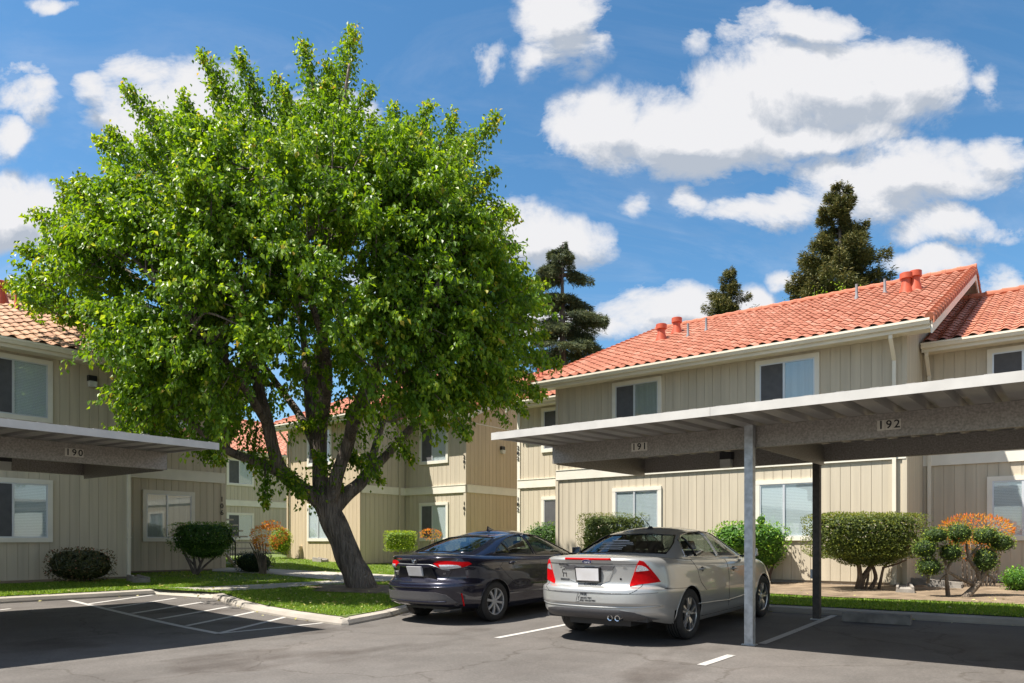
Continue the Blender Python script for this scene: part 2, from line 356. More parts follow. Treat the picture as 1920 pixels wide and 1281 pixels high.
M['tile_tan'] = tile_mat('roof_tile_tan', (.30,.145,.07), (.37,.195,.10), (.42,.26,.155))
def blind_mat(name, c, c2, sc):
    m, nt, out = new_mat(name); p = nt.nodes.new('ShaderNodeBsdfPrincipled'); lk(nt, p.outputs[0], out.inputs[0])
    tc = nt.nodes.new('ShaderNodeTexCoord'); sp = nt.nodes.new('ShaderNodeSeparateXYZ'); lk(nt, tc.outputs['Object'], sp.inputs[0])
    mu = nt.nodes.new('ShaderNodeMath'); mu.operation='MULTIPLY'; mu.inputs[1].default_value=sc; lk(nt, sp.outputs[2], mu.inputs[0])
    fr = nt.nodes.new('ShaderNodeMath'); fr.operation='FRACT'; lk(nt, mu.outputs[0], fr.inputs[0])
    b = nt.nodes.new('ShaderNodeBump'); b.inputs['Strength'].default_value=.3; b.inputs['Distance'].default_value=.006; lk(nt, fr.outputs[0], b.inputs['Height']); lk(nt, b.outputs[0], p.inputs['Normal'])
    r = nt.nodes.new('ShaderNodeValToRGB'); lk(nt, fr.outputs[0], r.inputs[0]); r.color_ramp.elements[0].position=.1; r.color_ramp.elements[0].color=(*c2,1); r.color_ramp.elements[1].position=.3; r.color_ramp.elements[1].color=(*c,1)
    lk(nt, r.outputs[0], p.inputs['Base Color']); p.inputs['Roughness'].default_value=.5; return m
M['blind'] = blind_mat('white_blinds', (.80,.83,.85), (.45,.48,.50), 30)
M['curtain'] = mat('pale_curtain', (.50,.50,.47), .8, .12, 2.0, .5, 9, stretch=(6,6,.2), bdist=.03)
# ---------------------------------------------------------------- ground sheets
def grid_sheet(name, m, xs, ys, zf, label=None):
    X, Y = np.meshgrid(xs, ys, indexing='ij'); Z = np.vectorize(zf)(X, Y)
    V = np.stack([X, Y, Z], -1).reshape(-1,3); nx, ny = len(xs), len(ys)
    I = np.arange(nx*ny).reshape(nx, ny)
    Fc = np.stack([I[:-1,:-1], I[1:,:-1], I[1:,1:], I[:-1,1:]], -1).reshape(-1,4)
    o = np_mesh(name, V, Fc, m, smooth=True); o['kind'] = 'structure'; return o
def axis(lo, hi, step, far): return np.array([-far, -far/4] + list(np.arange(lo, hi+1e-6, step)) + [far/4, far], dtype=float)
grid_sheet('ground', M['asphalt'], axis(-45, 20, .5, 1400), axis(-12, 50, .5, 1400), G)
def region(name, m, poly, zf, step=.5, kind='structure', lip=0.0, wob=0):
    # triangulated sheet following the terrain, with a skirt
    P = [Vector((p[0], p[1])) for p in poly]; dense = []
    for i in range(len(P)):
        a, b = P[i], P[(i+1) % len(P)]; n = max(1, int((b-a).length/step))
        for k in range(n): dense.append(a.lerp(b, k/n))
    nb = len(dense); pts = list(dense)
    xs = [p.x for p in P]; ys = [p.y for p in P]
    def inside(x, y):
        c = False; j = nb-1
        for i in range(nb):
            xi, yi, xj, yj = dense[i].x, dense[i].y, dense[j].x, dense[j].y
            if (yi > y) != (yj > y) and x < (xj-xi)*(y-yi)/(yj-yi)+xi: c = not c
            j = i
        return c
    x = min(xs)+step*.37
    while x < max(xs):
        y = min(ys)+step*.41
        while y < max(ys):
            if inside(x, y): pts.append(Vector((x, y)))
            y += step
        x += step
    r = geometry.delaunay_2d_cdt(pts, [], [list(range(nb))], 1, 1e-5)
    V = [(p.x, p.y, zf(p.x, p.y)) for p in r[0]]; Fs = [tuple(f) for f in r[2]]
    mb = MB(); mb.add(V, Fs)
    if lip > 0:
        B = [(p.x, p.y, zf(p.x, p.y)) for p in dense]; Bl = [(p[0], p[1], p[2]-lip) for p in B]
        mb.add(B+Bl, [(i, (i+1)%nb, (i+1)%nb+nb, i+nb) for i in range(nb)])
    o = mb.build(name, m, smooth=False)
    if o.data.polygons[0].normal.z < 0: o.data.flip_normals()
    if kind: o['kind'] = kind
    return o
# ================================================================ SETTING
def poly_np(poly, X, Y):
    c = np.zeros(X.shape, dtype=bool); n = len(poly); j = n-1
    for i in range(n):
        xi, yi = poly[i]; xj, yj = poly[j]
        cond = ((yi > Y) != (yj > Y)) & (X < (xj-xi)*(Y-yi)/((yj-yi) if abs(yj-yi) > 1e-9 else 1e-9)+xi)
        c ^= cond; j = i
    return c
LZ = .11
edge1 = [(-14.9,-30), (-14.9,-10), (-14.9,0), (-14.9,4), (-14.9,6.6), (-14.95,7.4)]
edge2 = [on_ground(*p) for p in ((398,1122),(440,1137),(480,1148),(540,1159),(600,1168),(640,1173),(654,1173),(690,1166),(735,1157))] + [(-9.62,9.6),(-9.62,11),(-9.58,12.15),(-9.2,12.35),(0,12.3),(30,12.3)]
def offset(pl, d):
    out = []
    for i, p in enumerate(pl):
        a = Vector(pl[max(i-1,0)]); b = Vector(pl[min(i+1,len(pl)-1)]); t = (b-a).normalized(); out.append((p[0]-t.y*d, p[1]+t.x*d))
    return out
def densify(pl, st=.5):
    out = []
    for i in range(len(pl)-1):
        a, b = Vector(pl[i]), Vector(pl[i+1]); n = max(1, int((b-a).length/st))
        for k in range(n): out.append(tuple(a.lerp(b, k/n)))
    return out+[pl[-1]]
edge1 = densify(edge1, 1.0); edge2 = densify(edge2, .6)
in1, in2 = offset(edge1, .18), offset(edge2, .19)
for nm, (eo, ei) in (('curb', (edge1, in1)), ('curb', (edge2, in2))):
    mb = MB(); n = len(eo)
    R = []
    for i in range(n):
        (x,y),(p,q) = eo[i], ei[i]; g = G(x,y); g2 = G(p,q)
        fx = x+(p-x)*.16; fy = y+(q-y)*.16
        R += [(x,y,g-.06),(x,y,g+.03),(fx,fy,g+.085),(p,q,g2+.10),(p,q,g2-.06)]
    mb.add(R, [(i*5+k, i*5+k+1, (i+1)*5+k+1, (i+1)*5+k) for i in range(n-1) for k in range(4)])
    o = mb.build(nm, M['concrete']); o['kind'] = 'structure'
lawn_poly = in1 + in2 + [(30,60),(-70,60),(-70,-30)]
M['lawn'] = mat('lawn_soil_green', (.09,.14,.025), .95, .35, 3, .6, 60, col2=(.16,.20,.05))
region('lawn', M['lawn'], lawn_poly, lambda x,y: G(x,y)+LZ, step=.9)
path1 = [(-14.86,7.80),(-14.72,8.53),(-14.68,9.82),(-14.67,11.29),(-14.71,11.98),(-15.29,14.23),(-12.95,17.74),(-11.37,15.57),(-13.70,12.75),(-13.81,12.24),(-13.86,11.37),(-13.88,10.19),(-13.80,9.1),(-13.75,8.32)]
mb = MB(); mb.add([(-14.98,7.38,G(-14.98,7.38)+.006),(-13.70,7.92,G(-13.7,7.92)+.006),(-13.72,8.34,G(-13.72,8.34)+LZ+.024),(-14.88,7.82,G(-14.88,7.82)+LZ+.024),(-15.2,7.38,G(-15.2,7.4)+.10),(-13.5,8.1,G(-13.5,8.1)+.09)], [(0,1,2,3),(0,3,4),(1,5,2)])
o = mb.build('walkway_apron', M['walk']); o['kind'] = 'structure'
path2 = [on_ground(*p, .13) for p in ((398,1064),(507,1067),(600,1072),(700,1076.5),(735,1078.5),(700,1090.5),(644,1089),(600,1086),(507,1076),(398,1071))]
soil1 = [(-12,14.05),(-8,13.95),(-5,14.1),(-3.5,13.9),(-1,14.05),(2,14.0),(8,14.1),(8,19.2),(-2.7,19.2),(-2.7,16.8),(-12,16.8)]
M['soil'] = mat('bare_soil', (.17,.12,.075), .95, .3, 3, .8, 25, col2=(.27,.20,.13), bdist=.03)
region('walkway', M['walk'], path1, lambda x,y: G(x,y)+LZ+.022, step=.6, lip=.06)
region('walkway', M['walk'], path2, lambda x,y: G(x,y)+LZ+.028, step=.6, lip=.06)
def soilz(x, y): return G(x,y)+LZ+.012+.02*math.sin(x*3.1+y)*math.sin(y*2.7)
region('soil_bed', M['soil'], soil1, lambda x,y: G(x,y)+LZ+.03+.018*math.sin(x*3.1+y)*math.sin(y*2.7), step=.35)
TREE = on_ground(680, 1105, .12)
tr = [(TREE[0]+(1.3+.25*math.sin(3*k))*math.cos(k*math.pi/9), TREE[1]+(1.0+.2*math.sin(2*k))*math.sin(k*math.pi/9)) for k in range(18)]
region('soil_bed', M['soil'], tr, lambda x,y: G(x,y)+LZ+.02+.05*math.exp(-((x-TREE[0])**2+(y-TREE[1])**2)/.8), step=.3)
soilL = [(-17.9,-12),(-17.3,-12),(-17.25,8.4),(-18.9,8.6),(-18.9,11.6),(-19.4,11.6),(-19.4,8.2),(-17.9,8.2)]
region('soil_bed', M['soil'], soilL, lambda x,y: G(x,y)+LZ+.02, step=.5)
# painted lines (worn paint on the asphalt)
mb = MB()
def pline(p, q, w=.10):
    p, q = Vector(p), Vector(q); d = (q-p).normalized(); nrm = Vector((-d.y, d.x))*w/2; n = max(1, int((q-p).length/.4))
    for k in range(n):
        a, b = p.lerp(q, k/n), p.lerp(q, (k+1)/n)
        vs = [a-nrm, b-nrm, b+nrm, a+nrm]; mb.add([(v.x, v.y, G(v.x, v.y)+.005) for v in vs], [(0,1,2,3)])
def pl(u1,v1,u2,v2,w=.10): pline(on_ground(u1,v1), on_ground(u2,v2), w)
pline((-6.13,7.58),(-6.13,12.6)); pline((-3.12,7.22),(-3.1,8.0)); pline((-3.1,8.98),(-3.1,12.4)); pline((-.05,7.2),(-.05,12.4))
pl(131,1126,410,1188.5,.10); pl(410,1188.5,615,1167.5,.08)
for u1,v1,u2,v2 in ((165,1133,287,1116),(205,1141,330,1122),(247,1151,380,1129.5),(297,1161.5,427,1138.5),(350,1174,484,1146),(415,1187,541,1156)): pl(u1,v1,u2,v2,.09)
pl(0,1144,20,1142,.08)
pline((-9.6,-3.0),(-14.8,-3.0)); pline((-9.6,.2),(-14.8,.2))
o = mb.build('painted_lines', M['paint']); o['kind'] = 'structure'
# ================================================================ BUILDINGS
SP = .2032
def siding(mb, L, z0, z1, x0=0.0, mi=0, top=None):
    mb.box(x0, x0+L, -.16, -.011, z0, z1 if top is None else min(top(x0), top(x0+L)), mi)
    n = int(math.ceil(L/SP))
    for i in range(n):
        a = x0+i*SP; b = min(x0+L, a+SP-.010)
        if b-a < .02: continue
        if top is None: mb.box(a, b, -.02, 0, z0, z1, mi)
        else:
            ta, tb = top(a), top(b)
            mb.hexa([(a,-.02,z0),(b,-.02,z0),(b,0,z0),(a,0,z0),(a,-.02,ta),(b,-.02,tb),(b,0,tb),(a,0,ta)], mi)
            mb.hexa([(a-.01,-.15,z0),(b+.02,-.15,z0),(b+.02,-.014,z0),(a-.01,-.014,z0),(a-.01,-.15,ta),(b+.02,-.15,tb),(b+.02,-.014,tb),(a-.01,-.014,ta)], mi)
def window(root, F, xl, zt, w=1.39, h=1.36, trim='trim', left='screen', right='blind', mull=.45):
    tw = .095; m = MB(F); y1 = .045
    m.box(xl, xl+w, .001, y1, zt-tw, zt); m.box(xl, xl+w, .001, y1, zt-h, zt-h+tw)
    m.box(xl, xl+tw, .001, y1-.003, zt-h+tw, zt-tw); m.box(xl+w-tw, xl+w, .001, y1-.003, zt-h+tw, zt-tw)
    fr = m.build('window', M[trim], root)
    ix0, ix1, iz0, iz1 = xl+tw, xl+w-tw, zt-h+tw, zt-tw; xm = ix0+(ix1-ix0)*mull
    s = MB(F); t = .028
    s.box(ix0, ix1, .003, .034, iz1-t, iz1); s.box(ix0, ix1, .003, .034, iz0, iz0+t)
    s.box(ix0, ix0+t, .003, .033, iz0+t, iz1-t); s.box(ix1-t, ix1, .003, .033, iz0+t, iz1-t); s.box(xm-.022, xm+.022, .003, .038, iz0+t, iz1-t)
    s.build('sash', M['alu'], fr)
    a = MB(F); a.box(ix0+t, xm-.02, .002, .010 if left != 'screen' else .022, iz0+t, iz1-t); a.build('insect_screen' if left == 'screen' else 'curtain', M[left], fr)
    b = MB(F); b.box(xm+.02, ix1-t, .002, .008, iz0+t, iz1-t); b.build('blind' if right == 'blind' else 'curtain', M[right], fr)
    g = MB(F); g.box(xm+.02, ix1-t, .018, .022, iz0+t, iz1-t)
    if left != 'screen': g.box(ix0+t, xm-.02, .018, .022, iz0+t, iz1-t)
    g.build('pane', M['glass'], fr)
    return fr
def tiles(root, o, t, s, L, run, ze, pitch, mname='tile', name='roof', w=.28, c=.335, thick=True, rakeL=True, rakeR=True, slope_back=True):
    """roof slope: eave corner o (x,y), t along the eave, s horizontally up the slope"""
    o = np.array([o[0], o[1]]); t = np.array(t[:2]); s = np.array(s[:2])
    seg = 8; nt_ = max(1, int(round(L/w))); w = L/nt_; nc = int(math.ceil(run*math.sqrt(1+pitch*pitch)/c)); cy = run/nc
    xs = np.linspace(0, L, nt_*seg+1); ph = (xs/w) % 1.0
    h = .058*np.clip(np.sin(np.pi*np.clip((ph-.10)/.62,0,1)),0,1)**.75 + .006*np.cos(2*np.pi*ph)
    rows = []; 
    for k in range(nc):
        j = np.repeat(rng.normal(0,.0035,nt_+1), seg)[:len(xs)]
        rows.append((k*cy-.03, h+.022+j)); rows.append(((k+1)*cy, h+.004+j))
    V = []
    nz = 1/math.sqrt(1+pitch*pitch); ny = -pitch*nz
    for (y, hh) in rows:
        yy = y + hh*ny; zz = ze + y*pitch + hh*nz
        V.append(np.stack([o[0]+t[0]*xs+s[0]*yy, o[1]+t[1]*xs+s[1]*yy, zz+0*xs], -1))
    V = np.concatenate(V); nx = len(xs)
    I = np.arange(len(rows)*nx).reshape(len(rows), nx)
    Fc = np.stack([I[:-1,:-1], I[:-1,1:], I[1:,1:], I[1:,:-1]], -1)
    tn = np.zeros((len(rows)-1, nx-1)); tl = np.clip(rng.normal(.5,.2,(nc, nt_)),0,1); tl = np.repeat(tl, seg, 1)
    for r in range(len(rows)-1): tn[r] = tl[min(nc-1, (r+1)//2 if r % 2 else r//2)]
    Fc = Fc.reshape(-1,4); tint = tn.reshape(-1)
    # eave butt
    ro = np_mesh(name, V, Fc, M[mname], root, tint=tint, smooth=False)
    # slab beneath
    m = MB()
    def P(x, y, dz): return (o[0]+t[0]*x+s[0]*y, o[1]+t[1]*x+s[1]*y, ze+y*pitch+dz)
    m.hexa([P(0,.0,-.10),P(L,.0,-.10),P(L,run,-.10),P(0,run,-.10),P(0,.0,0.0),P(L,.0,0.0),P(L,run,0.0),P(0,run,0.0)])
    m.build('roof_deck', M['trim'], root)
    # ridge caps
    m = MB(); n = int(L/.38)
    for k in range(n+1):
        x = k*L/(n+1); m.tube([P(x,run,.03), P(x+L/(n+1)+.05,run,.045)], [.085,.105], 10)
    rc = m.build('ridge_cap', M['ridge'+mname], root, smooth=False)
    for side, on in ((0, rakeL), (1, rakeR)):
        if not on: continue
        m = MB(); x = 0.0 if side == 0 else L; sg = -1 if side == 0 else 1
        for k in range(nc):
            y0, y1 = k*cy-.06, (k+1)*cy
            m.tube([P(x-sg*.01,y0,.045), P(x-sg*.01,y1,.015)], [.082,.062], 10)
            m.hexa([P(x+sg*.055,y0,-.09),P(x+sg*.075,y0,-.09),P(x+sg*.06,y1,-.11),P(x+sg*.04,y1,-.11),P(x+sg*.055,y0,.04),P(x+sg*.075,y0,.04),P(x+sg*.06,y1,.02),P(x+sg*.04,y1,.02)])
        m.build('rake_tiles', M['ridge'+mname], root)
        m = MB()
        m.hexa([P(x+sg*.005,0,-.30),P(x+sg*.035,0,-.30),P(x+sg*.035,run,-.30),P(x+sg*.005,run,-.30),P(x+sg*.005,0,-.02),P(x+sg*.035,0,-.02),P(x+sg*.035,run,-.02),P(x+sg*.005,run,-.02)])
        m.build('bargeboard', M['trim'], root)
    return ro
M['ridgetile'] = mat('ridge_tile_terracotta', (.42,.135,.07), .75, .2, 6)
M['ridgetile_tan'] = mat('ridge_tile_tan', (.36,.185,.10), .75, .2, 6)
def eave(root, o, t, n, L, ze, over=.47, gutter=True):
    """fascia, gutter and soffit; frame origin on the fascia plane"""
    F = frame((o[0], o[1], 0), t, n)
    m = MB(F); m.box(0, L, -.025, 0, ze-.20, ze-.005); m.box(.01, L-.01, -over, -.026, ze-.165, ze-.145); m.build('fascia', M['gutter'], root)
    if gutter:
        g = MB(F)
        prof = [(.001,ze-.125),(.075,ze-.125),(.10,ze-.07),(.115,ze-.06),(.115,ze-.015),(.105,ze-.015),(.105,ze-.05),(.07,ze-.11),(.001,ze-.11)]
        g.extr([(0.0,y,z) for y,z in prof], (L,0,0)); g.build('gutter', M['gutter'], root)
def downspout(root, F, x, ztop, zbot, y=.02, elbow=.4, name='downspout', mname='gutter'):
    m = MB(F)
    def seg(p, q, r=.035):
        m.hexa([(p[0]-r,p[1]-r*.8,p[2]),(p[0]+r,p[1]-r*.8,p[2]),(p[0]+r,p[1]+r*.8,p[2]),(p[0]-r,p[1]+r*.8,p[2]),
                (q[0]-r,q[1]-r*.8,q[2]),(q[0]+r,q[1]-r*.8,q[2]),(q[0]+r,q[1]+r*.8,q[2]),(q[0]-r,q[1]+r*.8,q[2])])
    if elbow: seg((x,y+elbow,ztop-.18),(x,y+elbow,ztop)); seg((x,y+.04,ztop-.55),(x,y+elbow,ztop-.18)); seg((x,y+.04,zbot+.12),(x,y+.04,ztop-.55))
    else: seg((x,y+.04,zbot+.12),(x,y+.04,ztop))
    m.box(x-.035, x+.035, y+.012, y+.22, zbot+.03, zbot+.12)
    for z in (1.4, 3.3): m.box(x-.05, x+.05, y, y+.075, z, z+.03)
    m.build(name, M[mname], root)
def vent_cap(root, p, r=.15, h=.55, name='roof_vent', slant=.42):
    m = MB(); m.lathe([(0,-.1),(r*1.15,-.1),(r*1.1,.02),(r*.72,h*.45),(r*.72,h*.72),(0,h*.72)], p, 'z', 16)
    o = m.build(name, M['vent'], root, smooth=True, auto=40)
    m = MB(); m.lathe([(0,h*.74),(r*1.02,h*.70),(r*1.02,h*.98),(r*.9,h),(0,h)], p, 'z', 16); m.build('cap', M['vent'], o, smooth=True, auto=40)
def pipe(root, p, r=.035, h=.42, mname='pipe'):
    m = MB(); m.lathe([(0,-.1),(r*1.9,-.1),(r*1.5,.08),(r,.12),(r,h),(r*.8,h),(r*.8,h-.05),(0,h-.05)], p, 'z', 10); m.build('vent_pipe', M[mname], root, smooth=True, auto=40)
def wall_light(root, F, x, z):
    m = MB(F); m.box(x-.09, x+.09, 0, .10, z, z+.13); o = m.build('wall_light', M['black'], root)
    m = MB(F); m.hexa([(x-.075,.02,z-.13),(x+.075,.02,z-.13),(x+.075,.12,z-.13),(x-.075,.12,z-.13),(x-.085,.01,z-.003),(x+.085,.01,z-.003),(x+.085,.135,z-.003),(x-.085,.135,z-.003)]); m.build('lens', M['lamp'], o)
def numbers(root, o, t, n, txt, ztop, size=.17, step=.17):
    for i, ch in enumerate(txt): text_obj(ch, size, M['ink'], root, text_frame((o[0], o[1], ztop-i*step), t, n, .006), 'house_number', .006, bold=.002)
A_, B_ = (1,0,0), (0,1,0); nA, nB = (1,0,0), (0,-1,0)
# ---- right building -------------------------------------------------------
RB = thing('apartment_building', 'taupe two storey apartment block with orange tile roof behind the silver car and right carport', 'building', (-7,16.7,.3))
ze = 5.65; PT = .42; bF = 16.23
def w_front(a0, a1, b, z0=.47, z1=5.55, name='wall'):
    m = MB(frame((a0,b,0), A_, nB)); siding(m, a1-a0, z0, z1); m.build(name, M['siding'], RB if not isinstance(z0, tuple) else RB)
def wallp(root, o, t, n, L, z0=.47, z1=5.55, mi='siding', top=None, found=True):
    t_ = Vector(t); cut = .021 if abs(n[0]) > .5 else .003
    o = (o[0]+t_.x*cut, o[1]+t_.y*cut); L -= 2*cut
    F = frame((o[0],o[1],0), t, n); m = MB(F); siding(m, L, z0, z1, top=top); m.build('wall', M[mi], root)
    if found: m = MB(F); m.box(0, L, -.16, -.03, -.3, z0-.003); m.build('foundation', M['found'], root)
    return F
def band(root, F, L, z=3.0, h=.25, x0=0.0, mname='trim'):
    m = MB(F); m.box(x0, x0+L, .001, .042, z, z+h); m.box(x0, x0+L, .001, .055, z+h, z+h+.02); m.build('trim_band', M[mname], root)
F1 = wallp(RB, (-11.40,16.7), A_, nB, 8.57)
band(RB, F1, 8.57)
window(RB, F1, -9.64+11.4, 5.42, left='screen', right='curtain'); window(RB, F1, -5.90+11.4, 5.42, right='curtain')
window(RB, F1, -9.64+11.4, 2.70, left='blind', right='blind'); window(RB, F1, -5.90+11.4, 2.70, left='blind', right='blind')
for _x in (-.02, 8.50): m = MB(F1); m.box(_x, _x+.088, .001, .03, .45, 5.5); m.build('corner_board', M['siding'], RB)
# right gable wall
g_top = lambda x: 5.50 + PT*(min(x, 14.8-x-.9)+.47) if True else 0
gt = lambda x: 5.48 + PT*min(x+.47, 14.33-x)
F2 = wallp(RB, (-2.83,16.7), B_, nA, 13.86, top=gt)
F2b = wallp(RB, (-11.40,16.7), B_, (-1,0,0), 13.86, top=gt)
tiles(RB, (-11.85,bF), A_, B_, 9.52, 7.4, ze, PT); tiles(RB, (-2.33,31.03), (-1,0,0), (0,-1,0), 9.52, 7.4, ze, PT, rakeL=True, rakeR=True)
eave(RB, (-11.85,bF), A_, nB, 9.52, ze)
wallp(RB, (-2.83,30.56), (-1,0,0), (0,1,0), 8.57)
downspout(RB, F1, 8.36, ze-.1, .42)
def roofpt(u, v):
    # point of the front slope z = ze + PT*(b-bF) seen at (u, v)
    r = ray(u, v); t = (ze-PT*bF-CAMZ)/(r.z-PT*r.y); return Vector((r.x*t, r.y*t, CAMZ+r.z*t))
for q in ((1699,549),(1716,545)): vent_cap(RB, roofpt(*q), .15, .50)
pipe(RB, roofpt(1606,562)); pipe(RB, roofpt(1659,553))
for q in ((1240,639),(1269,626)): vent_cap(RB, roofpt(*q), .16, .50)
for (uu,vv) in ((1290,620),(1324,609)): pipe(RB, roofpt(uu,vv+14))
# right wing
F3 = wallp(RB, (-2.83,18.7), A_, nB, 12.0)
band(RB, F3, 12.0); window(RB, F3, 1.21, 5.42, right='blind'); window(RB, F3, 1.21, 2.70, left='blind', right='blind'); window(RB, F3, 6.0, 2.7, right='blind'); window(RB, F3, 6.0, 5.42, right='blind')
m = MB(F3); m.box(.001, .07, .001, .03, .45, 5.5); m.build('corner_board', M['siding'], RB)
tiles(RB, (-2.79,18.23), A_, B_, 12.4, 5.6, ze, PT, rakeL=False)
tiles(RB, (9.6,29.4), (-1,0,0), (0,-1,0), 12.4, 5.6, ze, PT, rakeL=False, rakeR=False)
eave(RB, (-2.79,18.23), A_, nB, 12.4, ze); downspout(RB, F3, .13, ze-.1, .42)
wallp(RB, (9.17,18.7), B_, nA, 10.2, top=lambda x: 5.48+PT*min(x+.47, 10.67-x)); wallp(RB, (9.17,28.9), (-1,0,0), (0,1,0), 12.0)
# left wing of the right building (units 102 / 202)
F4 = wallp(RB, (-14.10,18.5), A_, nB, 2.72); band(RB, F4, 2.72)
window(RB, F4, .92, 5.42, w=1.3); window(RB, F4, .92, 2.70, w=1.3, mull=.5)
m = MB(F4); m.box(-.02, .09, .001, .03, .45, 5.5); m.build('corner_board', M['trim'], RB)
wallp(RB, (-14.10,18.5), B_, (-1,0,0), 11.0, top=lambda x: 5.48+PT*min(x+.47, 11.47-x))
tiles(RB, (-14.2,18.03), A_, B_, 2.8, 5.2, ze, PT, rakeR=False); eave(RB, (-14.2,18.03), A_, nB, 2.8, ze)
numbers(RB, (-14.07,18.46), A_, nB, '202', 4.28); numbers(RB, (-14.07,18.46), A_, nB, '102', 2.66)
for (uu,vv) in ((1009,712),(1016,710)): pipe(RB, on_b(uu,vv,21.4)-Vector((0,0,.05)), .05, .45, 'vent')
# ---- center building --------------------------------------------------------
CB = thing('apartment_building', 'stepped apartment block standing in sun behind the leaning tree trunk and the dark blue car', 'building', (-19,17,.5))
C1 = wallp(CB, (-23.55,16.7), A_, nB, 4.05, z0=.60, mi='siding2')
window(CB, C1, 1.15, 5.42); window(CB, C1, 1.15, 2.70, left='blind', right='blind')
m = MB(C1); m.box(-.02, .10, .001, .03, .58, 5.5); m.build('corner_board', M['trim'], CB); m = MB(C1); m.box(3.96, 4.06, .001, .03, .58, 5.5); m.build('corner_board', M['siding2'], CB)
C2 = wallp(CB, (-19.5,16.7), B_, nA, 2.1, z0=.58); band(CB, C2, 2.1)
wallp(CB, (-23.55,16.7), B_, (-1,0,0), 13.8, z0=.55, top=lambda x: 5.48+PT*min(x+.47, 14.33-x))
C3 = wallp(CB, (-19.5,18.8), A_, nB, 2.95, z0=.52); band(CB, C3, 2.95)
window(CB, C3, .75, 5.42); window(CB, C3, .75, 2.70, left='screen', right='blind')
C4 = wallp(CB, (-16.55,18.8), B_, nA, 10.2, z0=.50, mi='siding2', top=lambda x: 5.48+PT*min(x+.47, 10.67-x))
band(CB, C4, 10.2); m = MB(C4); m.box(0, 10.2, .001, .02, 5.38, 5.41); m.build('seam', M['trim'], CB)
m = MB(C3); m.box(2.86, 2.965, .001, .03, .5, 5.5); m.build('corner_board', M['siding'], CB)
numbers(CB, (-16.60,18.76), A_, nB, '201', 4.20); numbers(CB, (-16.60,18.76), A_, nB, '101', 2.62)
tiles(CB, (-24.05,16.23), A_, B_, 4.9, 7.4, ze, PT); eave(CB, (-24.05,16.23), A_, nB, 4.9, ze)
tiles(CB, (-19.15,31.0), (-1,0,0), (0,-1,0), 4.9, 7.4, ze, PT)
tiles(CB, (-19.4,18.33), A_, B_, 3.2, 5.5, ze, PT, rakeL=False); eave(CB, (-19.12,18.33), A_, nB, 2.92, ze)
tiles(CB, (-16.2,29.3), (-1,0,0), (0,-1,0), 3.2, 5.45, ze, PT, rakeL=False, rakeR=False)
downspout(CB, C2, 1.75, ze-.1, .55, elbow=0, y=.0, mname='siding'); downspout(CB, C1, .02, ze-.1, .55, elbow=.38, mname='siding2')
wall_light(CB, C4, 1.9, 4.62)
m = MB(C1); m.box(.75,.80,.0,.09,.62,1.02); m.box(.73,.82,.0,.12,1.02,1.16); m.build('hose_bib_box', M['siding2'], CB)
# ---- far building (stairs side) ----------------------------------------------
FB = thing('apartment_building', 'distant apartment wall with white windows seen between the left block and the tree trunk', 'building', (-33.5,20,.6))
zf = 5.85
f1 = wallp(FB, (-33.5,12.0), B_, nA, 17.5, z0=.75, z1=5.75); band(FB, f1, 17.5, 3.12, .28)
for zz in (5.5, 2.78): window(FB, f1, on_a(424,1000,-33.5).y-12.0, zz, w=1.5)
for zz in (5.5, 2.78): window(FB, f1, 2.5, zz, w=1.5)
tiles(FB, (-33.0,11.6), B_, (-1,0,0), 18.3, 5.4, zf, .45, w=.30); eave(FB, (-33.0,11.6), B_, nA, 18.3, zf)
tiles(FB, (-43.8,29.9), (0,-1,0), (1,0,0), 18.3, 5.4, zf, .45, w=.30)
wallp(FB, (-33.5,12), (-1,0,0), nB, 9.8, z0=.75, top=lambda x: 5.7+.45*min(x+.5, 10.3-x)); wallp(FB, (-33.5,29.5), (-1,0,0), (0,1,0), 9.8, z0=.75, top=lambda x: 5.7+.45*min(x+.5, 10.3-x))
# ---- left building -------------------------------------------------------------
LB = thing('apartment_building', 'shaded taupe apartment block with tan tile roof behind the left carport', 'building', (-17.9,4,.4))
zl = 5.50; aF = -17.40
l1 = wallp(LB, (-17.9,-14.0), B_, nA, 22.25, z0=.47, z1=5.4)
window(LB, l1, 5.18+14, 5.27, right='blind'); window(LB, l1, 5.18+14, 2.66, right='blind')
for bb in (-9.5,-3.2,1.2):
    for zz in (5.27,2.66): window(LB, l1, bb+14, zz, right='blind')
PL = .45
wallp(LB, (-17.9,8.25), (-1,0,0), (0,1,0), 8.6, z0=.47, top=lambda x: 5.33+PL*min(x+.5, 9.1-x))
wallp(LB, (-17.9,-14), (-1,0,0), nB, 8.6, z0=.47, top=lambda x: 5.33+PL*min(x+.5, 9.1-x))
tiles(LB, (aF,-14.4), B_, (-1,0,0), 22.75, 4.8, zl, PL, 'tile_tan'); tiles(LB, (-27.0,8.35), (0,-1,0), (1,0,0), 22.75, 4.8, zl, PL, 'tile_tan')
eave(LB, (aF,-14.4), B_, nA, 22.75, zl, .5)
downspout(LB, l1, 22.2, zl-.1, .40, elbow=0, y=-.01, mname='gutter')
_p = on_a(169,714,-17.9); wall_light(LB, l1, _p.y+14, _p.z-.02)
l2 = wallp(LB, (-19.4,8.0), B_, nA, 3.58, z0=.44, z1=5.4); band(LB, l2, 3.58, 2.98, .27)
window(LB, l2, 9.25-8, 5.27, right='curtain', w=1.42); window(LB, l2, 9.25-8, 2.68, right='curtain', left='curtain', w=1.42)
m = MB(l2); m.box(3.46, 3.60, .001, .03, .42, 5.4); m.build('corner_board', M['siding'], LB)
wallp(LB, (-19.4,11.58), (-1,0,0), (0,1,0), 8.0, z0=.44, top=lambda x: 5.33+PL*min(x+.5, 8.5-x))
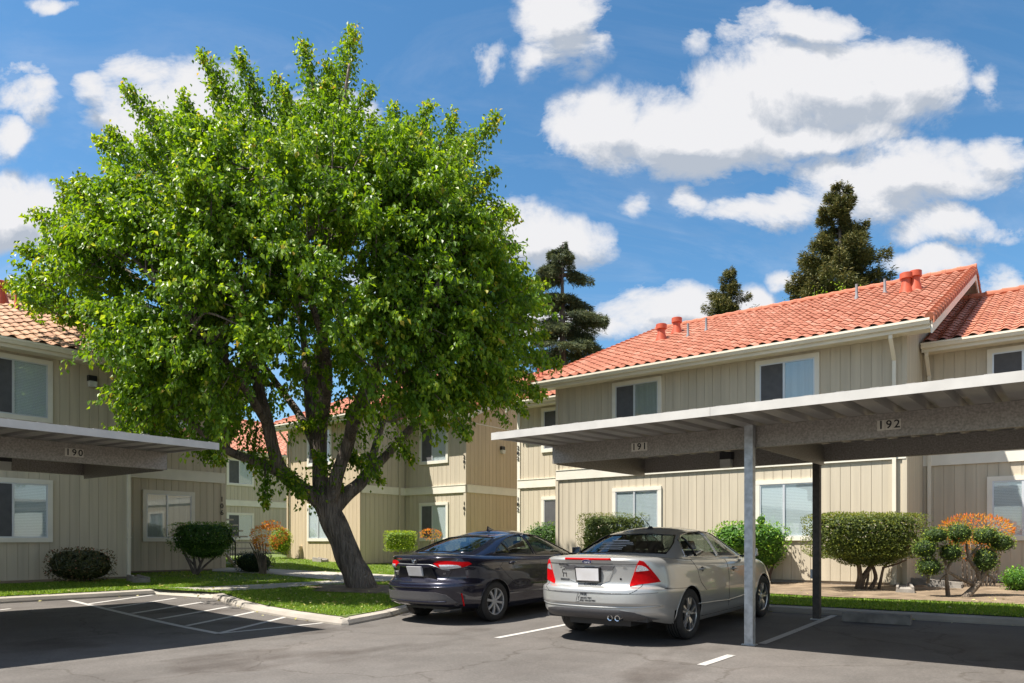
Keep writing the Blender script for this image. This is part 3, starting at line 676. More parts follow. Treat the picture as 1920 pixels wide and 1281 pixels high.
tiles(LB, (-18.9,7.9), B_, (-1,0,0), 4.0, 4.3, zl, PL, 'tile_tan'); eave(LB, (-18.9,8.3), B_, nA, 3.6, zl, .5)
numbers(LB, (-19.37,11.50), B_, nA, '206', 4.02, .2, .19); numbers(LB, (-19.37,11.50), B_, nA, '106', 2.52, .2, .19)
_p = on_a(31,582,-20.8); pipe(LB, (-20.8, _p.y, zl+PL*3.4-.02), .05, .5, 'vent')
_p = on_a(3,570,-21.3); vent_cap(LB, (-21.3, _p.y, zl+PL*3.9))
# ---- distant roofs behind: hidden otherwise ------------------------------------
# ================================================================ CARPORTS
def carport(label, o, t, back, Ldeck, posts, plates, zd=2.69, rows=(1.34,4.18), lights=()):
    """o: corner of the deck (front edge), t: along the front, back: horizontal direction to the rear"""
    root = thing('carport', label, 'carport', (o[0], o[1], 0))
    t = Vector(t); bk = Vector(back); O = Vector((o[0], o[1], 0)); RISE = .026; DEP = 5.0
    m4 = Matrix.Identity(4)
    for i in range(3): m4[i][0] = t[i]; m4[i][1] = bk[i]; m4[i][2] = (0,0,1)[i]; m4[i][3] = O[i]
    def zz(y): return zd + y*RISE
    m = MB(m4); p = .305; x = 0.0   # corrugated pans along the depth
    pts = []
    while x < Ldeck-.01:
        for dx, dz in ((0,0),(.03,.075),(.105,.075),(.135,0)): 
            if x+dx < Ldeck: pts.append((x+dx, dz))
        x += p
    pts.append((Ldeck, 0))
    vs = []; n = len(pts)
    for y in (0.02, DEP):
        for (px_, dz) in pts: vs.append((px_, y, zz(y)+dz))
        for (px_, dz) in pts: vs.append((px_, y, zz(y)+dz-.003))
    fs = []
    for i in range(n-1):
        fs.append((i, i+1, 2*n+i+1, 2*n+i)); fs.append((n+i, 3*n+i, 3*n+i+1, n+i+1)); fs.append((i, n+i, n+i+1, i+1)); fs.append((2*n+i, 2*n+i+1, 3*n+i+1, 3*n+i))
    m.add(vs, fs); m.build('roof_deck', M['deck'], root)
    m = MB(m4); zt_ = zz(0)+.065
    k = 0
    x = -.02
    while x < Ldeck:
        x1 = min(x+3.05, Ldeck+.02); e = .0015*(k % 2); m.box(x+.002, x1-.002, -.012-e, .0, zz(0)-.03, zt_); m.box(x+.002, x1-.002, 0.001, .05, zt_-.006, zt_+.001*(k%2)); x = x1; k += 1
    m.box(-.02, Ldeck+.02, DEP+.001, DEP+.012, zz(DEP)-.03, zz(DEP)+.065)
    m.build('roof_edge', M['deckw'], root)
    m = MB(m4); zb = zz(2.4)
    m.hexa([(-.012,.0,zz(0)-.012),(-.002,.0,zz(0)-.012),(-.002,DEP,zz(DEP)-.012),(-.012,DEP,zz(DEP)-.012),(-.012,.0,zz(0)+.05),(-.002,.0,zz(0)+.05),(-.002,DEP,zz(DEP)+.05),(-.012,DEP,zz(DEP)+.05)])
    m.build('roof_end_trim', M['deckw'], root)
    bh = .262
    beams = []
    for r in rows:
        m = MB(m4); zt2 = zz(r)-.006
        m.box(.04, Ldeck-.3, r, r+.012, zt2-bh, zt2); m.box(.04, Ldeck-.3, r+.012, r+.075, zt2-bh, zt2-bh+.012); m.box(.04, Ldeck-.3, r+.012, r+.075, zt2-.012, zt2)
        beams.append(m.build('beam', M['steel'], root))
    for xx in [.052]+[q+.08 for q in posts]:
        m = MB(m4); y0, y1 = rows[0]+.078, rows[1]-.002; a, b = zz(y0)-.02, zz(y1)-.02
        m.hexa([(xx,y0,a-bh+.0),(xx+.012,y0,a-bh+.0),(xx+.012,y1,b-bh-.05),(xx,y1,b-bh-.05),(xx,y0,a),(xx+.012,y0,a),(xx+.012,y1,b),(xx,y1,b)])
        m.build('cross_beam', M['steel'], root)
    m = MB(m4); m.add([(.036,rows[0]-.0,zz(rows[0])-.006-bh),(.036,rows[0]+.09,zz(rows[0])-.006-bh),(.036,rows[0]+.09,zz(rows[0])-.006),(.036,rows[0],zz(rows[0])-.006)], [(0,1,2,3)]); m.build('beam_end_plate', M['steel_post'], root)
    for q in posts:
        for r in rows:
            wp = m4 @ Vector((q, r, 0)); g = G(wp.x, wp.y); s = .052
            m = MB(m4); yo = -.018 if r == rows[0] else .0
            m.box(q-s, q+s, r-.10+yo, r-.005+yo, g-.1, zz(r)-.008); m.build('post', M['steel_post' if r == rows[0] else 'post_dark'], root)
            m = MB(m4); m.box(q-s-.03, q+s+.03, r-.12+yo, r+.0+yo, g-.05, g+.012); m.build('base_plate', M['steel_post'], root)
            if r == rows[1]:
                m = MB(m4); m.box(q-s-.035, q-s-.002, r-.095, r-.03, g+.62, g+.76); m.build('outlet_box', M['steel_post'], root)
    for txt, x in plates:
        y = rows[0]; c = m4 @ Vector((x, y, zz(y)-.135)); nrm = -bk
        tt = t if t.cross(Vector((0,0,1))).dot(nrm) > 0 else -t
        for i in range(3):
            cc = c + tt*((i-1)*.080)
            Fm = frame(cc, tt, nrm); m = MB(Fm); m.box(-.038, .038, .001, .006, -.056, .056); pt = m.build('number_tile', M['plate'], root)
            text_obj(txt[i], .125, M['ink'], root, text_frame(cc, tt, nrm, .0075), 'number', .002, bold=.002)
    for x in lights:
        m = MB(m4); y = rows[1]-.0; m.box(x-.10, x+.10, y-.11, y-.002, zz(y)-.14, zz(y)-.02); o_ = m.build('ceiling_light', M['dark'], root)
        m = MB(m4); m.box(x-.085, x+.085, y-.13, y-.015, zz(y)-.28, zz(y)-.142); m.build('lens', M['lamp'], o_)
    return root
_a = lambda u, b, v=800: on_b(u, v, b).x
pr_x = lambda u: _a(u, 8.92)+6.2
RC = carport('right steel carport over the silver car, numbered 191 and 192', (-6.2,7.58), (1,0,0), (0,1,0), 16.0, [3.0,9.1,14.9], [('191', pr_x(1199)), ('192', pr_x(1667))], lights=[_a(1365, 11.76)+6.2])
LC = carport('left steel carport over the empty stall, numbered 190', (-9.61,5.64), (0,-1,0), (-1,0,0), 20.0, [3.2,9.3,15.4], [('190', 5.64-on_a(139,860,-10.95).y)], zd=2.63, lights=[5.64-on_a(4,880,-13.8).y])
# wheel stops
def wheel_stop(label, x0, x1, y):
    g = G((x0+x1)/2, y); r = thing('wheel_stop', label, 'wheel stop', ((x0+x1)/2, y, g), 'concrete wheel stops under the right carport')
    m = MB(); p = [(y-.075,g),(y-.06,g+.12),(y-.035,g+.14),(y+.035,g+.14),(y+.06,g+.12),(y+.075,g)]
    m.extr([(x0, a, b) for a,b in p], (x1-x0,0,0)); m.build('block', M['stop'], r)
    m = MB()
    for xx in (x0+.25, x1-.25): m.lathe([(0,.143),(.016,.143),(.016,.05)], (xx,y,g), 'z', 8)
    m.build('anchor_pin', M['steel'], r)
M['stop'] = mat('wheel_stop_concrete', (.20,.185,.165), .9, .35, 6, .5, 40, detail=8)
_w0, _w1 = on_ground(1576,1166), on_ground(1708,1172)
wheel_stop('worn grey concrete wheel stop in the empty bay beside the rear carport post', _w0[0], _w1[0], (_w0[1]+_w1[1])/2+.07)
# splash blocks at the downspouts
M['splash'] = mat('splash_block_concrete', (.27,.245,.215), .9, .2, 6, .4, 40)
def splash(label, x, y, rz, g=None, s=1.0):
    z = G(x,y)+LZ+.02; r = thing('splash_block', label, 'splash block', (x,y,z), 'concrete splash blocks at the foot of walls', rot=(0,0,rz), local=True)
    m = MB(); m.hexa([(-.16*s,-.30*s,-.02),(.16*s,-.30*s,-.02),(.13*s,.30*s,-.02),(-.13*s,.30*s,-.02),(-.15*s,-.29*s,.06),(.15*s,-.29*s,.06),(.12*s,.29*s,.10),(-.12*s,.29*s,.10)]); m.build('block', M['splash'], r)
    m = MB(); m.hexa([(-.15*s,-.29*s,.06),(-.11*s,-.29*s,.06),(-.08*s,.25*s,.10),(-.12*s,.29*s,.10),(-.15*s,-.29*s,.10),(-.11*s,-.29*s,.10),(-.08*s,.25*s,.15),(-.12*s,.29*s,.15)])
    m.hexa([(.11*s,-.29*s,.06),(.15*s,-.29*s,.06),(.12*s,.29*s,.10),(.08*s,.25*s,.10),(.11*s,-.29*s,.10),(.15*s,-.29*s,.10),(.12*s,.29*s,.15),(.08*s,.25*s,.15)]); m.build('rim', M['splash'], r)
for (u, v, rz, lb) in ((1696,1107,.2,'grey splash block on soil right of the big clipped hedge'),(1738,1096,1.3,'splash block against the wall below the corner downspout'),(1772,1099,1.57,'low splash block behind the pom-pom shrub trunks'),
                       (258,1089,1.5,'splash block below the downspout of the left building'),(600,1052,1.5,'splash block at the sunlit corner left of the tree trunk')):
    x, y = on_ground(u, v, .15); splash(lb, x, y, rz)
# stairs beside the left block
ST_ = thing('staircase', 'outdoor steps with black handrail beyond the end of the left block', 'staircase', (-20,12.6,.45))
m = MB(); 
for i in range(9):
    x = -19.55-i*.27; z = .58+i*.185; m.box(x-.30, x, 12.15, 13.3, z-.05, z)
m.build('steps', M['walk'], ST_)
m = MB(); m.hexa([(-19.45,12.08,.42),(-19.30,12.08,.42),(-19.30,12.13,.42),(-19.45,12.13,.42),(-22.0,12.08,2.08),(-21.75,12.08,2.08),(-21.75,12.13,2.08),(-22.0,12.13,2.08)]); m.build('stringer', M['siding'], ST_)
m = MB(); m.tube([(-19.66,12.1,1.30),(-22.0,12.1,2.90)], .03, 8); m.build('handrail', M['black'], ST_)
m = MB()
for i in range(18): x = -19.68-i*.125; m.tube([(x,12.1,.55+i*.083),(x,12.1,1.30+i*.0855)], .009, 6)
m.build('balusters', M['black'], ST_)
m = MB(); m.tube([(-19.66,12.1,.45),(-19.66,12.1,1.30)], .022, 6); m.tube([(-21.0,12.1,1.3),(-21.0,12.1,2.2)], .022, 6); m.build('newel_post', M['black'], ST_)
# ================================================================ VEGETATION
R3 = np.array([CT, ST, 0.0]); F3_ = np.array([-ST, CT, 0.0]); Z3 = np.array([0,0,1.0])
def nrm(a): return a/np.maximum(np.linalg.norm(a, axis=-1, keepdims=True), 1e-9)
def leaves_np(P, D, N, S, width=.55, fold=.18):
    """P base points, D axis, N normal hints, S lengths -> verts, faces (2 tris folded per leaf)"""
    D = nrm(D); W = nrm(np.cross(D, N)); U = nrm(np.cross(W, D)); S = S[:,None]
    a = P; t = P + D*S; l = P + D*S*.42 + W*S*width*.5 + U*S*fold; r = P + D*S*.42 - W*S*width*.5 + U*S*fold
    V = np.stack([a, l, t, r], 1).reshape(-1,3); n = len(P); b = np.arange(n)*4
    Fc = np.stack([np.stack([b,b+1,b+2],1), np.stack([b,b+2,b+3],1)], 1).reshape(-1,3)
    return V, Fc
def leaf_object(name, P, D, N, S, T, m, parent, **k):
    V, Fc = leaves_np(P, D, N, S, **k); return np_mesh(name, V, Fc, m, parent, tint=np.repeat(np.clip(T,0,1), 2))
M['leaf_pear'] = leaf_mat('leaf_pear', [(0,(.045,.108,.008)),(.40,(.112,.225,.014)),(.70,(.23,.36,.022)),(.9,(.38,.45,.04)),(1,(.44,.33,.05))], .48, .42, .4)
def bark(name, c1, c2, sc=9, st=(1,1,.22), b=1.0):
    m = mat(name, c1, .92, .3, sc, 0, col2=c2, stretch=st, detail=8)
    nt = m.node_tree; p = [n for n in nt.nodes if n.type=='BSDF_PRINCIPLED'][0]; mp = [n for n in nt.nodes if n.type=='MAPPING'][0]
    v = nt.nodes.new('ShaderNodeTexVoronoi'); v.feature='DISTANCE_TO_EDGE'; v.inputs['Scale'].default_value=sc*2.2; lk(nt, mp.outputs[0], v.inputs['Vector'])
    r = nt.nodes.new('ShaderNodeMath'); r.operation='MINIMUM'; r.inputs[1].default_value=.25; lk(nt, v.outputs['Distance'], r.inputs[0])
    bp = nt.nodes.new('ShaderNodeBump'); bp.inputs['Strength'].default_value=b; bp.inputs['Distance'].default_value=.05; lk(nt, r.outputs[0], bp.inputs['Height']); lk(nt, bp.outputs[0], p.inputs['Normal'])
    return m
M['bark'] = bark('bark_dark', (.11,.088,.072), (.26,.21,.17), 7, b=2.2); M['bark2'] = bark('bark_brown', (.10,.065,.045), (.22,.15,.10), 14)
M['bark3'] = bark('bark_pale', (.16,.12,.09), (.30,.24,.18), 14)
# ---- the big tree in the island ------------------------------------------------
TY = TREE[0]*-ST + TREE[1]*CT          # depth of the trunk base
def tp(u, v, d=0.0):                   # a point of the tree: sideways, height and depth offset in metres
    r = ray(u, v); p = r*TY*(1+.85*d/TY); d = .15*d; return Vector((p.x + F3_[0]*d, p.y + F3_[1]*d, CAMZ + p.z))
BT = thing('broadleaf_tree', 'large leaning broadleaf tree with a dense green crown in the grass island', 'tree', (TREE[0], TREE[1], G(*TREE)+LZ))
def smooth(pts, k=6):
    P = [Vector(p) for p in pts]; out = []
    for i in range(len(P)-1):
        p0, p1, p2, p3 = P[max(i-1,0)], P[i], P[i+1], P[min(i+2,len(P)-1)]
        for j in range(k):
            t = j/k; out.append(.5*((2*p1)+(p2-p0)*t+(2*p0-5*p1+4*p2-p3)*t*t+(3*p1-p0-3*p2+p3)*t**3))
    return out+[P[-1]]
px_m = TY/FOC
mb = MB(); nodes = []
def limb(pts, rads, seg=12, kn=5, collect=True):
    P = smooth([tp(*p) for p in pts], kn); rr = np.interp(np.linspace(0, len(rads)-1, len(P)), range(len(rads)), rads)*px_m
    rr = [r*(.98+.03*math.sin(i*.55)) for i, r in enumerate(rr)]
    mb.tube(P, rr, seg)
    if collect: nodes.extend([(p, r) for p, r in list(zip(P, rr))[len(P)//3:]])
limb([(683,1118,0),(678,1100,0),(668,1075,0),(655,1050,0),(640,1010,0),(622,972,0),(612,945,0),(603,920,0)], [34,29,26,24.5,24,24,23,17], 22, 8, False)
limb([(618,958,0),(590,932,-.1),(560,912,-.2),(530,885,-.3),(516,850,-.4),(505,800,-.5),(490,740,-.5),(470,670,-.4),(450,600,-.2),(420,500,0),(380,400,.2),(345,310,.3)], [17,15,14,13,12,11,10,9,8,6,4,2])
limb([(530,888,-.3),(490,868,-.5),(450,855,-.8),(415,835,-1.2),(360,790,-1.6),(300,740,-2.0),(240,690,-2.1)], [11,9,8,7,6,4,2])
limb([(430,845,-1.0),(420,800,-1.0),(405,760,-.9),(385,700,-.8),(340,620,-.6),(280,540,-.3),(180,470,0)], [8,7.5,7,6,5,4,2])
limb([(608,950,0),(600,900,.1),(599,840,.2),(600,780,.2),(596,700,.3),(606,620,.2),(618,540,.1),(612,440,0),(620,330,0),(640,220,0),(655,120,0)], [18,15,14,13,12,11,9,7,5,4,2])
limb([(600,880,.1),(588,830,.4),(578,770,.7),(572,700,1.0),(560,600,1.4),(530,480,1.4),(500,370,1.0),(470,270,.6)], [11,10,9,8,7,5,4,2])
limb([(616,955,0),(630,900,-.2),(642,865,-.3),(656,825,-.4),(664,780,-.6),(685,735,-.8),(706,690,-1.0),(718,640,-1.0),(730,560,-.9),(760,440,-.6),(800,330,-.3),(830,260,0)], [15,13,12,11,10,9,8.5,8,7,5,4,2])
limb([(618,960,0),(645,930,.2),(672,908,.4),(690,885,.6),(725,850,.9),(770,800,1.2),(830,750,1.4),(890,700,1.3),(940,640,1.0)], [17,15,13,11,9,8,6,4,2])
limb([(690,885,.6),(700,840,1.3),(720,770,2.0),(760,680,2.5),(800,580,2.6),(850,480,2.0),(890,400,1.2)], [9,8,7,6,5,4,2])
limb([(600,860,.0),(560,780,1.2),(500,700,2.2),(430,600,2.8),(360,500,2.6),(280,420,1.8)], [9,8,7,6,4,2])
limb([(606,800,.1),(620,700,-1.2),(600,600,-2.2),(560,500,-2.8),(520,400,-2.6),(500,320,-2)], [8,7,6,5,4,2])
limb([(656,825,-.4),(700,740,-1.8),(760,650,-2.8),(820,560,-3.0),(860,480,-2.4)], [8,7,6,4,2])
limb([(505,800,-.5),(460,720,-1.8),(400,640,-2.8),(330,560,-3.0),(250,480,-2.2)], [8,7,6,4,2])
CORE0 = [(85,565),(80,525),(125,495),(120,450),(165,430),(160,400),(205,375),(210,345),(255,345),(300,305),(350,300),(410,270),(450,300),(490,310),(540,275),(580,265),(640,250),(680,300),(720,300),(770,290),(830,320),(862,330),(860,375),(880,410),(895,440),(925,450),(935,500),(965,520),(985,570),(1000,620),(1002,680),(975,720),(930,738),(890,738),(850,750),(800,752),(770,772),(735,800),(700,775),(660,770),(600,735),(560,700),(520,725),(470,780),(430,812),(370,805),(310,790),(270,780),(255,730),(230,680),(180,610),(120,585)]
CORE = [(545+(u-545)*.95, (520+(v-520)*.92) if v > 520 else v) for u, v in CORE0]
SH = [((280,330),(205,240),11),((310,300),(300,205),11),((400,290),(330,215),12),((430,280),(400,150),13),((500,300),(478,170),12),((560,280),(540,190),12),((640,260),(700,170),11),((690,300),(700,215),12),((760,300),(770,225),12),((800,320),(885,250),13),((860,380),(930,320),12),((880,430),(960,395),10),((900,520),(985,500),10),((170,400),(140,340),11),((110,520),(60,510),10),((120,560),(40,560),9),((220,350),(200,300),10),((240,640),(190,655),9),((930,620),(1000,600),9),((330,280),(238,165),14),((365,270),(345,175),12),((470,240),(376,96),15),((490,230),(452,105),14),((530,240),(520,147),12),((600,230),(567,75),14),((620,240),(662,48),17),((640,200),(612,110),10),((735,260),(742,198),12),((780,280),(806,202),14),((840,300),(850,212),14),((850,330),(932,218),14),
      ((880,370),(969,405),13),((930,470),(965,455),10),((150,430),(68,400),11),((130,400),(112,358),9),((120,490),(45,468),12),((140,525),(22,540),12),((160,575),(55,580),10),((180,600),(110,600),9),((260,310),(182,262),13),((850,780),(876,822),9),((950,740),(985,775),8),((500,860),(502,950),8),((480,800),(470,880),10),
      ((690,850),(715,905),8),((640,830),(672,870),9),((600,900),(608,930),14),((560,910),(545,885),12),((630,890),(590,850),9),((740,820),(775,865),10),((370,830),(420,868),9),((310,800),(345,818),9),((620,780),(570,800),8),((590,930),(640,910),10),((540,895),(575,935),8),((560,800),(592,800),7),((690,880),(650,850),9)]
for k in range(46):      # plumes along the whole outline
    i = random.randrange(len(CORE)); j = (i+1) % len(CORE); t = random.random(); u = CORE[i][0]*(1-t)+CORE[j][0]*t; v = CORE[i][1]*(1-t)+CORE[j][1]*t
    du, dv = u-545, v-600; L = math.hypot(du, dv); du /= L; dv /= L
    if v > 700 and 420 < u < 720: continue
    ln = random.uniform(35,85); dv2 = dv-.35 if v < 650 else dv+.15
    SH.append(((u-du*30, v-dv*30), (u+du*ln, v+dv2*ln), random.uniform(8,12)))
def in_poly(poly, x, y): return poly_np(poly, x, y)
cu, cv = 545.0, 520.0
def depth_at(u, v): return 3.7*np.sqrt(np.clip(1-((u-cu)/500)**2-((v-cv)/400)**2, .03, 1))
# twig starts
U = rng.uniform(20,1010,42000); Vv = rng.uniform(150,860,42000)
ok = in_poly(CORE, U, Vv); U, Vv = U[ok], Vv[ok]
# clumps: keep points by a low-frequency 3-D pattern so that the crown has lobes and gaps
dd = depth_at(U, Vv)*np.sign(rng.uniform(-1,1,len(U)))*rng.uniform(.12,1,len(U))**.45
dd = np.where(dd > 2.3, rng.uniform(-3.2,2.3,len(dd)), dd); dd = np.where((U > 690)&(dd > .6), rng.uniform(-3.0,.6,len(dd)), dd)
pat = np.sin(U*.035+dd*1.3+1)*np.sin(Vv*.038+dd*.9)+.7*np.sin(U*.071-Vv*.05+dd*2.1)+.5*np.sin(U*.016+Vv*.09)+rng.normal(0,.15,len(U))
thin = (Vv > 640)&(U > 440)&(U < 740)&(dd < 1.2)
keep = (pat > -.12)&~(thin & (rng.uniform(0,1,len(U)) < .80))
keep &= ~((np.abs(U-565) < 30)&(np.abs(Vv-752) < 30)); keep &= ~((np.abs(U-500) < 40)&(Vv > 745))
idx = np.where(keep)[0][:5000]; U, Vv, dd = U[idx], Vv[idx], dd[idx]
ci = rng.choice(len(U), 640, replace=False); rep_ = 8
U = np.repeat(U[ci], rep_)+rng.normal(0,17,640*rep_); Vv = np.repeat(Vv[ci], rep_)+rng.normal(4,21,640*rep_); dd = np.repeat(dd[ci], rep_)+rng.normal(0,.2,640*rep_)
base_p = np.array([(r_ := ray(u, v))*TY for u, v in zip(U, Vv)])*(1+.85*dd/TY)[:,None] + np.array([0,0,CAMZ]) + (.15*dd)[:,None]*F3_
C0 = np.array(tp(cu, 640, 0))
out = nrm(base_p - C0)
top = np.clip((560-Vv)/350, -1, 1)
dirs = nrm(out*.8 + Z3*(.15+.9*top[:,None]) + rng.normal(0,.35,out.shape))
Ls = rng.uniform(.35,.8,len(U))
def twig_leaves(bp, dr, L, n, droop, size=(.075,.125)):
    m = len(bp); t = rng.uniform(.05,1,(m,n)); 
    P = bp[:,None,:] + dr[:,None,:]*(L[:,None]*t)[...,None] - Z3*(droop*(L[:,None]*t)**2)[...,None]
    P = P + rng.normal(0,.05,P.shape)
    D = rng.normal(0,.55,P.shape) + dr[:,None,:]*.35 - Z3*.95
    N = rng.normal(0,.7,P.shape) + nrm(P-C0)*.7 + Z3*.5
    S = rng.uniform(size[0],size[1],(m,n)); T = np.clip(rng.normal(.42,.13,(m,n)) + (t>.88)*rng.uniform(.0,.32,(m,n)) + rng.normal(0,.1,(m,1)),0,1)
    return P.reshape(-1,3), D.reshape(-1,3), N.reshape(-1,3), S.reshape(-1), T.reshape(-1)
packs = [twig_leaves(base_p, dirs, Ls, 38, .45, (.08,.13))]
tw = MB()
for i in range(0, len(U), 3):
    a = Vector(base_p[i]); d = Vector(dirs[i]); L = Ls[i]
    tw.tube([a-d*.35, a+d*L*.5-Vector((0,0,.35*(L*.5)**2)), a+d*L-Vector((0,0,.35*L*L))], [.012,.007,.003], 4, cap=False)
for (p, q, r) in SH:
    d = random.uniform(-.8,.5); a, b = tp(p[0], p[1], d), tp(q[0], q[1], d*1.2); L = (b-a).length; n = int(520*L*r/13)+60
    t = rng.uniform(-.12,1,n); sd = r*px_m*(.45+1.05*(1-t)**1.3)
    P = np.array(a) + (np.array(b)-np.array(a))*t[:,None] + rng.normal(0,1,(n,3))*sd[:,None]
    D = rng.normal(0,.5,P.shape) - Z3*.7 + nrm(np.array(b-a))*.25; N = rng.normal(0,.8,P.shape)+Z3*.5
    packs.append((P, D, N, rng.uniform(.07,.115,n), np.clip(rng.normal(.42,.18,n)+(t>.8)*rng.uniform(0,.4,n),0,1)))
    tw.tube([a, a.lerp(b,.5), b], [.03,.016,.006], 5, cap=False)
# second-order branches
for k in range(150):
    i = random.randrange(len(U)); q = Vector(base_p[i]); p, r = min(nodes, key=lambda n: (n[0]-q).length*random.uniform(.8,1.25))
    if (q-p).length > 3.6 or (q-p).length < .5: continue
    mid = p.lerp(q,.5)+Vector((random.uniform(-.25,.25),random.uniform(-.25,.25),random.uniform(0,.35))); rr = min(r*.55,.055)
    mb.tube(smooth([p, mid, q], 4), list(np.linspace(rr, .012, 9)), 6, cap=False)
trk = mb.build('trunk', M['bark'], BT, smooth=True); tw.build('twigs', M['bark'], BT, smooth=True, recalc=False)
pk = [np.concatenate(x) for x in zip(*packs)]
leaf_object('crown', *pk, M['leaf_pear'], BT, width=.62, fold=.14)
# ---- shrubs ---------------------------------------------------------------------
SM = {}
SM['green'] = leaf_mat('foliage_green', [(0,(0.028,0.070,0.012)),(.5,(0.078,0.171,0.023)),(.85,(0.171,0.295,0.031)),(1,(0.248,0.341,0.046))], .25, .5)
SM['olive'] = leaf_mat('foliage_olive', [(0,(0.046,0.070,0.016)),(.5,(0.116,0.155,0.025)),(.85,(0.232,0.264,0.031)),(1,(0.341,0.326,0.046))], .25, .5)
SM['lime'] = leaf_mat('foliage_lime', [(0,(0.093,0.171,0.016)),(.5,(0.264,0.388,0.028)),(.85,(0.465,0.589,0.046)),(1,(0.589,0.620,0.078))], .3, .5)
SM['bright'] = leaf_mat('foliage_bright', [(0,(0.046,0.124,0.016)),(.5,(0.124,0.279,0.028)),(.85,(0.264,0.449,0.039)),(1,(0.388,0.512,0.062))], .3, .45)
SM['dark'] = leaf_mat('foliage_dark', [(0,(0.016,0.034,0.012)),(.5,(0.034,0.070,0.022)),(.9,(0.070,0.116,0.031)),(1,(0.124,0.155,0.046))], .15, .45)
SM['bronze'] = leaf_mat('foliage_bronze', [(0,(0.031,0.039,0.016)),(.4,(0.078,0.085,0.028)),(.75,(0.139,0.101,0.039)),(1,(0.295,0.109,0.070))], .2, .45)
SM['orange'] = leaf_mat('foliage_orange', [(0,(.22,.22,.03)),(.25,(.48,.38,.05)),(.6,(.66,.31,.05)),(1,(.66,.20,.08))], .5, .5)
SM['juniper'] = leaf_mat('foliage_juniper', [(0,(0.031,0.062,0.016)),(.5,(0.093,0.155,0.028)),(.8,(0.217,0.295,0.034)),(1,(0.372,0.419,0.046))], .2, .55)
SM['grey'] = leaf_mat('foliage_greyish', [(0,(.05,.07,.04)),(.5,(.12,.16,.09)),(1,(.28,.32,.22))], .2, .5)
def blob_pts(c, r, n, e, thick=.22):
    if (e[0]+e[1])/2 > 4.2:
        a = rng.uniform(-1,1,(n,3)); ax = rng.choice(3, n, p=np.array([r[1]*r[2], r[0]*r[2], r[0]*r[1]])/(r[1]*r[2]+r[0]*r[2]+r[0]*r[1])); a[np.arange(n), ax] = rng.choice([-1.0,1.0], n); a = nrm(a)
    else: a = nrm(rng.normal(0,1,(n,3)))
    # superellipsoid radius
    e_ = (e[0]+e[1])/2; k = (np.abs(a[:,0])**e_+np.abs(a[:,1])**e_+np.abs(a[:,2])**e_)**(-1/e_)
    s = (1-thick*rng.uniform(0,1,n)**1.6)
    L = a*k[:,None]*s[:,None]; out = nrm(a*np.array([1/r[0],1/r[1],1/r[2]]))
    P = c + R3*(L[:,0]*r[0])[:,None] + F3_*(L[:,1]*r[1])[:,None] + Z3*(L[:,2]*r[2])[:,None]
    O = R3*out[:,:1] + F3_*out[:,1:2] + Z3*out[:,2:3]
    return P, O, s
def shrub(name, label, base, blobs, kind, size, dens, stems=None, cat='shrub', group=None, spiky=.0, bark_='bark2', width=.5, core=True, wob=.05, stem_top=.35, tb=0.0):
    """base (u,v) of the stem foot; blobs (u0,u1,v0,v1,depth ratio,exponents) measured at the foot's distance"""
    x, y = on_ground(base[0], base[1], LZ); g = G(x,y)+LZ; Y = -ST*x+CT*y; s = Y/FOC
    root = thing(name, label, cat, (x,y,g), group)
    acc = []; cores = MB()
    for bl in blobs:
        u0,u1,v0,v1,dr,e = bl[:6]; dy = bl[6] if len(bl) > 6 else 0.0
        c = np.array(ray((u0+u1)/2, (v0+v1)/2))*Y + np.array([0,0,CAMZ]) + F3_*dy
        r = np.array([(u1-u0)/2*s, (u1-u0)/2*s*dr, (v1-v0)/2*s]); area = 4*math.pi*((r[0]*r[1])**1.6+(r[0]*r[2])**1.6+(r[1]*r[2])**1.6)**(1/1.6)/3**(1/1.6)
        n = int(area*dens/(size*size))
        P, O, sh = blob_pts(c, r, n, e)
        w = 1+wob*np.sin(P[:,0]*9+P[:,2]*7)*np.sin(P[:,1]*8+P[:,2]*5)
        P = c+(P-c)*w[:,None]
        D = O*(.6+spiky)+rng.normal(0,.55*(1-spiky*.5),O.shape)+Z3*.15; N = O+rng.normal(0,.5,O.shape)
        up = O[:,2]
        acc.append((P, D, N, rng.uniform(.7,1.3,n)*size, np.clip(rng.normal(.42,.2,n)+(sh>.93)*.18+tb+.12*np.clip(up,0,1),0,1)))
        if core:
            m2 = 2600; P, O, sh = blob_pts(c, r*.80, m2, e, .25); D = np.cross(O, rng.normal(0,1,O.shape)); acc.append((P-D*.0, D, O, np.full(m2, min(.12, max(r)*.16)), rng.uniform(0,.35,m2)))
    pk = [np.concatenate(z) for z in zip(*acc)]
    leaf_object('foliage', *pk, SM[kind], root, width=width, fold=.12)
    if stems:
        m = MB()
        for st in stems:
            # each stem: list of (u,v,d) and radius px
            pts, rad = st; P = smooth([Vector(ray(p[0],p[1])*Y)+Vector((0,0,CAMZ))+Vector(F3_)*(p[2] if len(p)>2 else 0) for p in pts], 4)
            m.tube(P, list(np.linspace(rad*s, rad*s*.5, len(P))), 7)
        m.build('stems', M[bark_], root, smooth=True)
    return root
def fan(u, v, top, spread, n, rad=1.6, dz=.15):
    o = []
    for i in range(n):
        t = (i+.5)/n-.5; o.append(([(u+t*6, v, 0), (u+t*spread*.6, (v+top)/2, random.uniform(-dz,dz)), (u+t*spread, top, random.uniform(-dz,dz)*2)], rad*random.uniform(.7,1.2)))
    return o
BX = (5,5); RD = (2.4,2.4)
shrub('shrub','wide bronze leaved shrub against the shaded left wall, right of the window', (150,1093), [(90,212,1028,1090,.55,(3.2,3.2))], 'bronze', .05, 1.1, fan(150,1094,1060,60,7), group='clipped shrubs along the walls')
